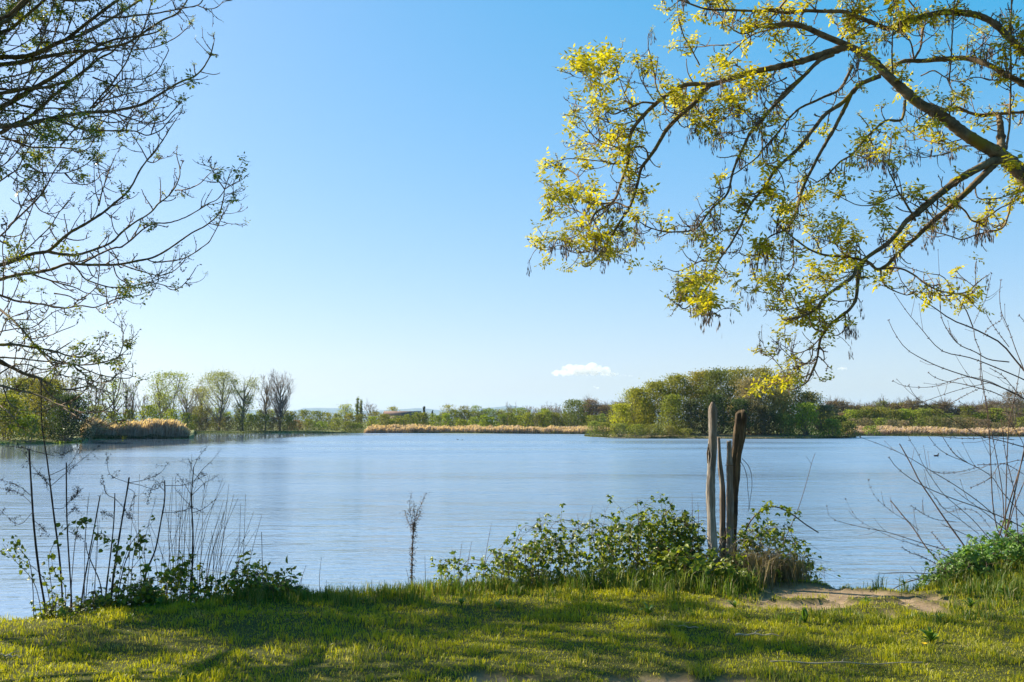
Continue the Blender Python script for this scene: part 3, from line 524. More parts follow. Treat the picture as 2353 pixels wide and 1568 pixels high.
# ------------------------------------------------------------------ lawn grass (uncountable): one mesh of bent blades
def blades(name, n, xr, yr, hmin, hmax, wmin, wmax, mat, seed, keep=None, hmod=None, lean=.45, label='grass', kind='stuff', pos=None, hfac=None):
    rg = np.random.default_rng(seed)
    if pos is None:
        x = rg.uniform(*xr, n); y = rg.uniform(*yr, n)
        cl = rg.normal(size=(n, 2)) * .012; kx = np.round(x / .045) * .045; ky = np.round(y / .045) * .045
        j = rg.uniform(size=n) < .55; h1 = (np.sin(kx * 911.1 + ky * 357.7) * 4375.3) % 1; h2 = (np.sin(kx * 517.3 + ky * 791.1) * 3375.3) % 1
        x = np.where(j, kx + (h1 - .5) * .05 + cl[:, 0], x); y = np.where(j, ky + (h2 - .5) * .05 + cl[:, 1], y)
    else: x, y = pos
    if keep is not None:
        k = rg.uniform(size=len(x)) < keep(x, y); x, y = x[k], y[k]
        if hfac is not None: hfac = hfac[k]
    n = len(x); h = rg.uniform(hmin, hmax, n) * (hmod(x, y) if hmod else 1)
    if hfac is not None: h = h * hfac
    w = rg.uniform(wmin, wmax, n); a = rg.uniform(0, 6.283, n); b = rg.uniform(0, 6.283, n); ln = rg.uniform(.1, 1, n) * lean
    z = G(x, y) - .004; B0 = np.stack([x, y, z], -1); S = np.stack([np.cos(a), np.sin(a), 0 * a], -1) * w[:, None] / 2; Dl = np.stack([np.cos(b), np.sin(b), 0 * b], -1)
    m_ = B0 + Dl * (h * ln * .35)[:, None] + np.array([0, 0, 1]) * (h * .62)[:, None]
    t_ = B0 + Dl * (h * ln * 1.25)[:, None] + np.array([0, 0, 1]) * (h * (1 - .35 * ln))[:, None]
    V = np.stack([B0 - S, B0 + S, m_ + S * .8, m_ - S * .8, t_], 1).reshape(-1, 3); o_ = np.arange(n)[:, None] * 5
    return tag(obj(name, V, o_ + [0, 1, 2, 3], o_ + [3, 2, 4], mat=mat), label, 'grass', kind=kind)
def lawn_keep(x, y):
    s = sandmask(x, y); p = .55 + .45 * sst(.25, .6, noise2(x, y, 1.1, 11)); thin = 1 - .55 * sst(.6, .8, noise2(x, y, 2.4, 12)) * sst(7.2, 6, y)
    return np.clip(1 - 1.15 * s, 0, 1) ** 2 * p * thin * (y < edgeY(x) + .35) + .02 * s
def lawn_h(x, y):
    e = edgeY(x) - y
    h = .5 + .8 * noise2(x, y, 1.7, 13) ** 2 + 1.1 * sst(.55, .85, noise2(x, y, 5.5, 14)) + 1.1 * sst(.62, .9, noise2(x, y, 13, 17))
    h = h + 1.3 * sst(1.0, .0, e) * (.3 + .7 * noise2(x, y, 3, 15)) * sst(.35, .0, np.abs(x + 2.5) - 2.6) * .35 + .9 * sst(3.9, 5.2, x) * sst(7.5, 9, y)
    return h
blades('grass', 360000, (-5.6, 6.6), (5.0, 12.2), .017, .041, .003, .0064, M_GRASS, 21, lawn_keep, lawn_h, lean=.8, label='short sunlit lawn grass on the near bank, yellow green with worn patches')
blades('grass', 45000, (-13, 13), (3.0, 13), .03, .06, .005, .009, M_GRASS, 22, lambda x, y: lawn_keep(x, y) * (((x < -5.4) | (x > 6.4) | (y < 5.1)) * 1.0), lawn_h, label='lawn grass at the sides of the near bank')
# longer tufts: bank lip, below the brambles, foot of the posts, right rise
def tuftfield(n, ctr, sx, sy, seed, hmin, hmax, label, per=26, keep=None, mat=None, sp=.035, wd=(.004, .008), lean=.5):
    rg = np.random.default_rng(seed); cx = rg.normal(size=n) * sx + ctr[0]; cyy = rg.normal(size=n) * sy + ctr[1]
    k = cyy < edgeY(cx) + .25; k &= sandmask(cx, cyy) < .25
    if keep is not None: k &= keep(cx, cyy)
    cx, cyy = cx[k], cyy[k]; hf = rg.uniform(.45, 1, len(cx)); r_ = np.repeat(np.arange(len(cx)), per)
    x = cx[r_] + rg.normal(size=len(r_)) * sp; y = cyy[r_] + rg.normal(size=len(r_)) * sp
    return blades('long_grass', 0, None, None, hmin, hmax, wd[0], wd[1], mat or M_TALL, seed + 1, None, None, lean, label, 'stuff', (x, y), hf[r_])
tuftfield(210, (.9, 9.95), .85, .35, 31, .08, .30, 'long green grass tufts below the middle bramble')
tuftfield(120, (1.8, 9.9), .4, .3, 33, .10, .34, 'long grass growing round the foot of the left weathered post')
tuftfield(170, (-.4, 9.75), .45, .2, 35, .06, .2, 'long grass fringe at the left end of the middle bramble')
tuftfield(300, (-2.4, 9.3), 1.3, .25, 37, .06, .17, 'rough grass along the bank lip below the left stalks')
tuftfield(380, (5.2, 9.6), .9, .7, 39, .07, .24, 'rank grass on the right rise of the bank')
tuftfield(90, (2.55, 10.35), .22, .2, 41, .2, .5, 'brown dry grass heap drooping to the right behind the posts', mat=M_DRY, per=40, sp=.06, lean=.95)
tuftfield(60, (3.3, 8.25), .9, .12, 43, .04, .1, 'weedy green tufts on the near edge of the sand')
# broad leaved weeds set in the lawn: each rosette a thing with its leaves as parts
def bladeleaf(L, w, curl, n=4):
    t = np.linspace(0, 1, n + 1); wv = w * np.sin(np.clip(t * .93 + .07, 0, 1) * math.pi) ** .8 / 2 + .0006
    x = L * t; z = curl * L * np.sin(t * 2.4) * .6
    V = np.concatenate([np.stack([x, -wv, z + wv * .35], -1), np.stack([x, 0 * x, z], -1), np.stack([x, wv, z + wv * .35], -1)]); m_ = n + 1
    Q = [(i, i + 1, m_ + i + 1, m_ + i) for i in range(n)] + [(m_ + i, m_ + i + 1, 2 * m_ + i + 1, 2 * m_ + i) for i in range(n)]
    return V, np.array(Q)
WLEAF = [mesh_data('leaf', *bladeleaf(L_, w_, c_), mats=[M_WEED]) for L_, w_, c_ in ((.13, .026, .5), (.17, .028, .7), (.10, .024, .35), (.15, .034, .55))]
def rosette(u, v, n, s, label, group='broad leaved weeds in the lawn', up=.5):
    p = W(u, v, 1.0); d = p - [0, 0, CAMZ]; t = 1.2
    for _ in range(30):
        q = np.array([0, 0, CAMZ]) + d * t; t *= (CAMZ - G(q[0], q[1])) / (CAMZ - q[2])
    q = np.array([0, 0, CAMZ]) + d * t; s = s * .55; n = int(n * 1.5); rt = thing('weed_rosette', label, 'weed', tuple(q), group); rg = np.random.default_rng(int(u * 7 + v))
    for i in range(n):
        o_ = bpy.data.objects.new('leaf', WLEAF[rg.integers(4)]); COL.objects.link(o_); o_.parent = rt
        o_.rotation_euler = (rg.normal() * .2, -rg.uniform(.1, .5 + up), i * 2.4 + rg.normal() * .3); o_.scale = (s * rg.uniform(.7, 1.2),) * 3
rosette(1490, 1412, 12, 1.3, 'dark dock rosette in the lawn just left below the bare sand')
rosette(1850, 1432, 13, 1.5, 'large spiky weed rosette in the lawn below the sand patch', up=.8)
rosette(2140, 1478, 15, 1.5, 'dark bushy weed clump at the right, casting a small shadow')
rosette(2160, 1430, 9, 1.0, 'small pale leaved weed above the dark clump at the right')
rosette(2230, 1398, 11, 1.2, 'upright light green weed on the right rise', up=.9)
rosette(2310, 1372, 11, 1.3, 'bright leafy weed on the rise near the right edge', up=.9)
rosette(2300, 1330, 10, 1.1, 'bright leafy weed below the cow parsley clump', up=.9)
rosette(1690, 1398, 10, 1.0, 'weed tuft left of the grass tongue on the sand')
rosette(1990, 1392, 10, 1.1, 'dark weed at the near edge of the right sand patch')
rosette(1060, 1392, 9, 1.0, 'light green weed below the left end of the middle bramble')
rosette(1145, 1400, 10, 1.1, 'light green weed in the lawn under the middle bramble')
rosette(840, 1385, 8, .8, 'small weed on the bank lip left of the dry flower stalk')
rosette(300, 1425, 8, .8, 'small weed in the bright lawn below the left stalks')
# dry sticks lying on the lawn
def ray_ground(u, v):
    p = W(u, v, 1.0); d = p - [0, 0, CAMZ]; t = 1.2
    for _ in range(40):
        q = np.array([0, 0, CAMZ]) + d * t; t *= (CAMZ - G(q[0], q[1])) / (CAMZ - q[2])
    return np.array([0, 0, CAMZ]) + d * t
M_STICK = rough_mat('weathered_stick', (.22, .17, .12), (.42, .34, .25), 20, None, .2, .85)
def stick(pts, r, label):
    P = np.array([ray_ground(*p) for p in pts]); P[:, 2] += .012 + r; P = spline(P, 14); P[:, 2] += .006 * np.sin(np.arange(14) * 1.3)
    rr = r * (1 - .5 * np.linspace(0, 1, 14)) * (1 + .15 * np.sin(np.arange(14) * 2.1)); V, Q = tubes([P], [rr], 6)
    V2, Q2 = tubes([spline([P[6], P[6] + [.02, .03, .012], P[6] + [.06, .04, .014]], 5)], [np.linspace(r * .6, r * .2, 5)], 5)
    n = len(V); return tag(obj('stick', np.vstack([V, V2]), np.vstack([Q, Q2 + n]), mat=M_STICK, smooth=True), label, 'stick', 'fallen sticks on the lawn')
stick([(1690, 1466), (1730, 1464), (1790, 1466)], .008, 'pale dry stick lying in the lawn below the grass left of the sand')
stick([(1370 + 400, 1527), (2050, 1531), (2120, 1526)], .005, 'long thin pale stick near the bottom right of the lawn')
stick([(0, 1512), (25, 1514), (45, 1515)], .007, 'short stick at the left edge of the lawn')
stick([(2015, 1378), (1960, 1380), (1940, 1386)], .009, 'grey stick lying on the sand patch')
stick([(420, 1368), (440, 1366), (462, 1362)], .012, 'stub of stick in the grass at the foot of the left bramble')
stick([(1605, 1448), (1570, 1444), (1530, 1440)], .004, 'thin twig in the shaded lawn')
# ------------------------------------------------------------------ the four weathered posts
M_POST = rough_mat('weathered_grey_wood', (.05, .044, .038), (.36, .32, .28), 3.4, (.17, .13, .10), .9, .9, (10, 10, .9), .02, (.5, .62), 2.0)
M_POSTD = rough_mat('dark_weathered_wood', (.025, .018, .012), (.17, .115, .065), 3.0, (.02, .014, .010), .9, .9, (10, 10, .9), .02, (.5, .62), 3.0)
def Ip(x, y): return ((2500 + x / 2.09) / 1.6319, (1450 + y / 2.09) / 1.6319)
def post(label, pts, D, mat, seed, cap='round', depth=.9):
    """pts: zoom pixels (centre x, y, full width)"""
    rg = np.random.default_rng(seed); pts = np.array(pts, float); K, S = 80, 30
    s = spline(pts, K); P = np.array([W(*Ip(a, b), D) for a, b, _ in s]); Rr = s[:, 2] * (.98 if cap == 'rough' else .86) / 2.09 / 1.6319 / FPX * D / 2
    a = np.arange(S) * 2 * math.pi / S; gro = 1 + .10 * np.sin(a * 3 + seed) + .08 * np.sin(a * 7 + seed * 2) + .08 * rg.normal(size=S)
    k_ = np.arange(K)[:, None]; R2 = Rr[:, None] * (gro[None] + .06 * np.sin(k_ * .35 + a[None] * 2 + seed) + .025 * rg.normal(size=(K, S)))
    crack = rg.integers(0, S, 3)
    fine = rg.uniform(.93, 1.07, S)
    R2 *= fine[None]
    for c in crack: R2[:, c] *= .70 + .14 * np.sin(np.arange(K) * .17 + c); R2[:, (c + 1) % S] *= .88
    if cap == 'round': R2[0] *= .35; R2[1] *= .62; R2[2] *= .85
    elif cap == 'rough': R2[0] *= .55; R2[1] *= .9; P[0, 2] += 0; R2[1:5] *= 1.08
    V = P[:, None] + np.stack([np.cos(a)[None] * R2, np.sin(a)[None] * R2 * depth, 0 * R2], -1)
    if cap != 'round': V[0, :, 2] += rg.normal(size=S) * .012 - (.0 if cap == 'rough' else 0)
    V = V.reshape(-1, 3); V = np.vstack([V, P[0] + [0, 0, -.01 if cap == 'rough' else .004]])
    Q = [(k * S + i, (k + 1) * S + i, (k + 1) * S + (i + 1) % S, k * S + (i + 1) % S) for k in range(K - 1) for i in range(S)]
    T = [(i, (i + 1) % S, len(V) - 1) for i in range(S)]
    base = ray_b = (float(P[-1][0]), D, float(P[-1][2])); rt = thing('wooden_post', label, 'post', base, 'weathered posts on the bank')
    obj('shaft', V, Q, T, mat=mat, parent=rt, smooth=False)
    return rt, P, Rr
p1, P1, R1 = post('tallest pale grey weathered post with pointed top, front left of the group', [(358, 122, 60), (357, 200, 76), (357, 400, 74), (350, 600, 74), (340, 780, 76), (343, 950, 76), (352, 1180, 80), (364, 1370, 82), (370, 1640, 86)], 10.25, M_POST, 1)
V, Q = tubes([[P1[17] + [-R1[17] * .95, -.01, 0], P1[21] + [-R1[21] * 1.12, -.012, 0], P1[25] + [-R1[25] * 1.02, -.01, 0]]], [[.004, .010, .004]], 5); obj('splinter', V, Q, mat=M_POSTD, parent=p1)
p2, P2, R2_ = post('thin crooked post between the tall left post and the leaning one', [(407, 403, 26), (412, 500, 32), (418, 620, 42), (436, 780, 52), (438, 900, 54), (438, 1050, 56), (440, 1300, 58), (442, 1580, 60)], 10.55, M_POST, 2, 'flat')
p3, P3, R3_ = post('short square topped post tucked against the leaning post', [(488, 432, 40), (490, 560, 46), (492, 700, 54), (494, 900, 60), (494, 1150, 62), (494, 1560, 62)], 10.5, M_POST, 3, 'flat')
p4, P4, R4_ = post('dark brown leaning post with burnt broken top, rightmost of the group', [(592, 188, 84), (588, 240, 88), (572, 400, 90), (548, 560, 80), (534, 700, 82), (524, 850, 80), (518, 1000, 76), (512, 1250, 76), (508, 1560, 78)], 10.72, M_POSTD, 4, 'rough')
V, Q = tubes([[P3[13] + [-.035, -.04, 0], P3[13] + [.0, -.05, .002], P3[13] + [.05, -.03, .003], P3[13] + [.06, .04, .0], P3[13] + [0, .05, .0], P3[13] + [-.035, .03, 0]]], [[.004] * 6], 5)
obj('wire', V, Q, mat=M_POSTD, parent=p3)

rg = np.random.default_rng(91); n = 900; x = rg.uniform(-5.2, 6, n); y = rg.uniform(5.6, 10.4, n); k = (y < edgeY(x)); x, y = x[k], y[k]; n = len(x)
V, Q = leaf_quads(np.stack([x, y, G(x, y) + rg.uniform(.006, .035, n)], -1), nrm(rdir(n, rg) * [1, 1, .25]), nrm(rdir(n, rg) * .4 + [0, 0, 1]), rg.uniform(.012, .035, n), rg.uniform(.006, .016, n))
tag(obj('leaf_litter', V, Q, mat=M_DRY), 'bits of dead leaf and straw scattered in the lawn', 'litter', kind='stuff')
V0, T0 = ico(1); M_STONE = rough_mat('dark_pebble', (.05, .045, .04), (.16, .14, .12), 20, None, .2, .85)
n = 160; x = rg.normal(size=n) * .8 + 3.0; y = rg.normal(size=n) * .4 + 9.5; k = sandmask(x, y) > .4; x, y = x[k], y[k]; n = len(x); V, Q, T = scatter(V0 * [1, .8, .5], None, T0, rotmats(np.tile([0, 0, 1.], (n, 1)), rg), np.stack([x, y, G(x, y)], -1), rg.uniform(.003, .013, n))
tag(obj('pebbles', V, None, T, mat=M_STONE), 'small dark pebbles and clods on the bare sand', 'pebbles', kind='stuff')
for u, v, s, lb in ((1952, 1357, .035, 'dark clod lying on the bare sand near the water'), (2000, 1347, .03, 'dark wet clod on the sand edge close to the water')):
    q = ray_ground(u, v); V, T = V0 * [1, .8, .5] * (1 + .2 * np.sin(V0[:, [1]] * 7)) * s, T0; tag(obj('clod', V, None, T, mat=M_STONE, loc=tuple(q)), lb, 'clod')
q = ray_ground(2124, 1500); rt = thing('dandelion', 'single small yellow dandelion flower in the lawn at the lower right', 'flower', tuple(q)); V, Q = tubes([[(0, 0, 0), (.003, 0, .03), (0, .003, .055)]], [[.0016] * 3], 5); obj('stem', V, Q, mat=M_WEED, parent=rt, loc=(0, 0, 0))
M_YEL = leaf_mat('yellow_petals', [(.75, .45, .01), (.85, .6, .03)], .2); n = 40; a = np.arange(n) * 2.4; r = .016 * np.sqrt(np.arange(n) / n) + .003; D_ = np.stack([np.cos(a), np.sin(a), .45 + 0 * a], -1); V, Q = leaf_quads(np.array([0, 0, .056]) + D_ * r[:, None], nrm(D_), nrm(np.stack([-np.cos(a) * .4, -np.sin(a) * .4, 1 + 0 * a], -1)), np.full(n, .014), np.full(n, .004)); obj('petals', V, Q, mat=M_YEL, parent=rt, loc=(0, 0, 0))
# ------------------------------------------------------------------ the two ash trees: limbs traced from the photograph, twigs grown from them
def REG(ox, oy, s): return lambda x, y: ((ox + x / s) / 1.6319, (oy + y / s) / 1.6319)
RA, RB, RC, RD, RE, RF = REG(0, 0, 1.9604), REG(0, 800, 1.9604), REG(1950, 0, 1.96), REG(2840, 0, 1.96), REG(1950, 700, 1.96), REG(2840, 700, 1.96)
REGS = dict(A=RA, B=RB, C=RC, D=RD, E=RE, F=RF)
def parse(txt):
    """lines: w0 w1 | R x,y x,y ... R x,y ...   (widths in photo pixels x 2)"""
    out = []
    for ln in txt.strip().splitlines():
        ln = ln.strip()
        if not ln: continue
        w, rest = ln.split('|'); w0, w1 = [float(q) for q in w.split()]; reg = None; pts = []
        for tk in rest.split():
            if tk in REGS: reg = REGS[tk]
            else: a, b = tk.split(','); pts.append(reg(float(a), float(b)))
        out.append(((w0 * 1.0 + 1.8) / 1.96 / 1.6319, (w1 + 1.6) / 1.96 / 1.6319, np.array(pts)))
    return out
RIGHT = parse('''
120 30 | D 2080,1430 1960,1290 1800,1150 1640,1060 1500,970 1350,850 1200,770 1080,670 950,550 850,450 730,370 600,310 480,260 370,210 240,175 C 1800,200
55 14 | D 660,345 600,362 450,410 250,470 0,520 C 1650,545 1500,590 1400,620 1230,620 1130,670 1000,760 880,880 820,970 800,1080 795,1200 750,1330 690,1480 E 560,190 520,260
38 9 | C 1400,620 1340,680 1280,760 1180,840 1100,920 1060,970 1000,1080 930,1180 890,1240 870,1330 840,1440 800,1540 E 740,250 690,340 620,440 560,530 510,580
34 7 | D 900,560 760,620 700,680 620,760 500,840 420,940 330,1060 240,1150 130,1250 60,1360 0,1440 E 1700,120 1640,240 1590,340 1540,430 1480,510 1440,580 1410,680 1360,760 1290,830 1210,900 1150,860
28 7 | D 690,690 640,800 560,950 500,1050 450,1140 400,1240 350,1340 310,1450 285,1560 F 330,-10 310,100 280,200 240,280 190,320 100,360 30,430 10,520 0,600
30 7 | D 560,400 450,450 330,570 230,650 150,740 60,850 0,920 C 1700,960 1640,1080 1590,1200 1560,1280 1540,1380 1500,1450 1400,1540 E 1320,280 1260,320 1150,330 1060,330 950,300 880,260
22 7 | D 700,480 620,640 540,690 400,750 300,800 230,870 150,980 60,1080 0,1160 C 1650,1230 1560,1290
62 14 | D 1790,1180 1740,1180 1600,1250 1450,1340 1350,1420 1260,1490 1180,1560 F 1300,90 1200,180 1100,250 1040,330 960,420 860,490 790,540 740,590 700,670 600,740 500,810 430,900 340,950 250,970
30 8 | F 790,540 750,620 740,720 730,820 680,900 600,960 520,1030 470,1110 450,1200 430,1290 400,1370 360,1440 310,1470
52 8 | D 1760,1190 1600,1350 1500,1450 1400,1540 F 1480,110 1330,220 1230,310 1160,380 1080,450 1000,530 950,580 880,610 820,560 760,540 650,520 560,510 480,500 380,460 280,390 220,340 180,310
15 7 | F 890,605 1000,600 1080,610 1150,650 1220,700 1300,750 1380,775 1480,785 1560,760 1600,720 1650,680
12 5 | F 905,615 915,690 950,735 990,760 1050,785 1110,795 1160,775
58 10 | D 2060,480 1960,380 1850,280 1750,180 1640,120 1500,95 1350,95 1200,130 1080,180 960,210 880,180 780,140 650,90 500,85 350,80 200,95 100,80 C 1700,80 1550,75 1380,70 1250,30 1180,0
46 26 | D 2060,690 1960,620 1850,560 1750,500 1650,460 1520,430 1350,440 1200,450 1080,450 1000,490 930,540
66 14 | D 1790,1130 1790,980 1780,880 1760,840 1650,850 1560,830 1480,790
24 14 | D 1770,840 1880,830 2060,830
14 10 | D 1830,1100 1860,900 1870,600 1860,300 1870,-20
11 8 | D 1410,600 1430,300 1450,-10
11 8 | D 1000,560 990,400 1000,200 1020,50 1000,-20
16 9 | D 1150,440 1200,350 1210,200 1180,100 1110,0
12 6 | D 1150,440 1130,330 1080,230 1040,120 1030,0
15 8 | D 600,330 650,230 690,110 740,0
11 5 | D 745,400 740,500 690,580 610,650
22 8 | D 1085,740 1070,860 1040,890 950,890 870,950 780,1040 700,1140 600,1200 500,1300 440,1340
8 4 | D 815,1010 850,1080 830,1150 850,1200
8 5 | D 720,1130 770,1155 820,1160
16 5 | F 1160,250 1140,200 1100,130 1040,40 D 1000,1330 960,1240 970,1150 980,1050
9 4 | F 1040,60 950,100 850,140 750,140 670,110 600,70 530,30
13 6 | F 1450,120 1530,190 1570,250 1650,270 1700,220 1780,160 1860,125 1960,60 2060,20
13 6 | F 1860,125 1840,220 1800,310 1700,335 1600,360 1500,390 1400,360 1250,325
15 5 | C 1000,760 900,750 830,780 750,810 680,840 630,810 600,740 575,650 590,560 600,480
7 4 | C 575,650 520,590 470,540 420,520
11 5 | C 1050,730 1010,660 990,560 970,460 945,350 940,280
8 4 | C 985,740 920,640 880,560 870,480
8 4 | C 820,780 770,690 735,600 710,500
9 5 | C 880,880 800,900 740,920 690,910 620,890 560,850 500,800 400,770
11 5 | C 940,1160 930,1110 880,1080 800,1105 720,1090 640,1060 560,1020 500,960 470,900 400,850
9 4 | C 700,1100 600,1080 520,1060 440,1060 370,1080
9 4 | C 790,1200 700,1210 620,1190 520,1180 430,1170 330,1170 240,1200
13 5 | C 800,1530 700,1490 600,1500 540,1470 490,1420 450,1380 420,1300 350,1250 250,1220
9 4 | C 560,1480 480,1470 400,1440 330,1420 270,1440
10 4 | C 790,1250 830,1290 860,1230 850,1150 800,1090
11 5 | E 740,0 680,120 600,200 520,260 470,310 420,360 340,390 250,390
8 4 | E 610,445 520,470 430,490 350,470 290,430 200,465 130,450
8 4 | E 620,440 680,490 740,470 790,430
8 4 | E 480,210 400,170 330,140 260,150
8 4 | E 540,250 560,300 600,360 590,420
10 6 | C 1045,720 1070,790 1120,830 1200,810 1270,760
10 6 | C 1225,620 1215,700 1210,790
26 10 | D 330,570 230,680 100,800 0,900 C 1740,920
10 4 | C 1740,920 1680,850 1600,780 1560,740 1500,660 1460,560
8 4 | C 1740,930 1600,965 1450,975 1350,950 1280,900
10 5 | C 1740,920 1780,1000 1790,1180 1900,1250 1950,1400 D 150,1400 100,1500
8 4 | C 1290,770 1340,850 1430,895 1520,860 1560,800
9 5 | C 1320,480 1250,340 1190,230 1160,120 1160,0 1150,-30
15 7 | D 370,210 200,200 0,250 C 1640,310 1550,390 1470,500
17 7 | C 2000,-60 1860,120 1750,210 1640,250 1550,200 1480,120 1400,60
9 4 | C 1550,330 1400,335 1250,350 1180,350
9 4 | C 1700,520 1730,600 1740,680
9 4 | C 1960,570 1850,620 1760,660 1700,650 1600,600
7 4 | E 1590,340 1640,380 1620,470 1560,520
8 4 | E 1580,325 1500,320 1430,370 1350,380 1280,400
10 4 | E 1440,540 1340,545 1240,590 1150,625 1070,600
8 4 | E 1410,640 1330,660 1250,700
8 4 | E 1360,760 1260,770 1230,720
8 4 | E 1340,790 1240,810 1150,820
9 4 | E 1335,795 1350,880 1370,930 1440,930
10 5 | E 1500,50 1420,130 1340,190 1290,250
7 4 | F 215,335 190,450 170,560 190,620
10 5 | F 260,390 270,560 240,640 180,720 100,700 40,670
7 4 | F 185,725 100,780 0,770
7 4 | F 180,730 190,800
9 4 | F 500,810 400,850 300,890 200,905 100,905
7 4 | F 480,820 450,950 470,1030
7 4 | F 345,870 300,950 250,970
8 4 | F 645,930 650,1030 600,1090 520,1105
9 4 | F 470,1100 400,1180 320,1220 250,1210 190,1170
9 4 | F 410,1170 390,1280 300,1330 200,1350
7 4 | F 385,1290 330,1300 250,1260 170,1180
7 4 | F 400,1370 330,1400 240,1380 150,1440 100,1440
6 4 | F 180,1340 140,1290 100,1240
7 4 | F 730,600 660,660 560,690 480,690
7 4 | F 650,520 600,440 520,400 430,380
7 4 | F 700,520 620,480 560,390 530,300
10 6 | D 1480,790 1350,800 1270,760 1200,770
9 4 | D 1250,830 1160,900 1150,960
9 4 | D 1650,1080 1500,1080 1400,1130 1300,1150 1200,1160 1110,1130
9 4 | D 1560,1000 1450,1040 1350,1060 1200,1020 1100,950
10 5 | D 1600,1350 1620,1450 1700,1460 1800,1450 1960,1380 2060,1330
8 4 | D 1520,440 1600,380 1680,300 1640,220 1500,130
9 4 | D 1650,460 1750,390 1860,330 1960,250 2060,200
9 4 | D 1200,560 1300,520 1400,580 1500,600 1600,570 1750,590 1960,560
''')
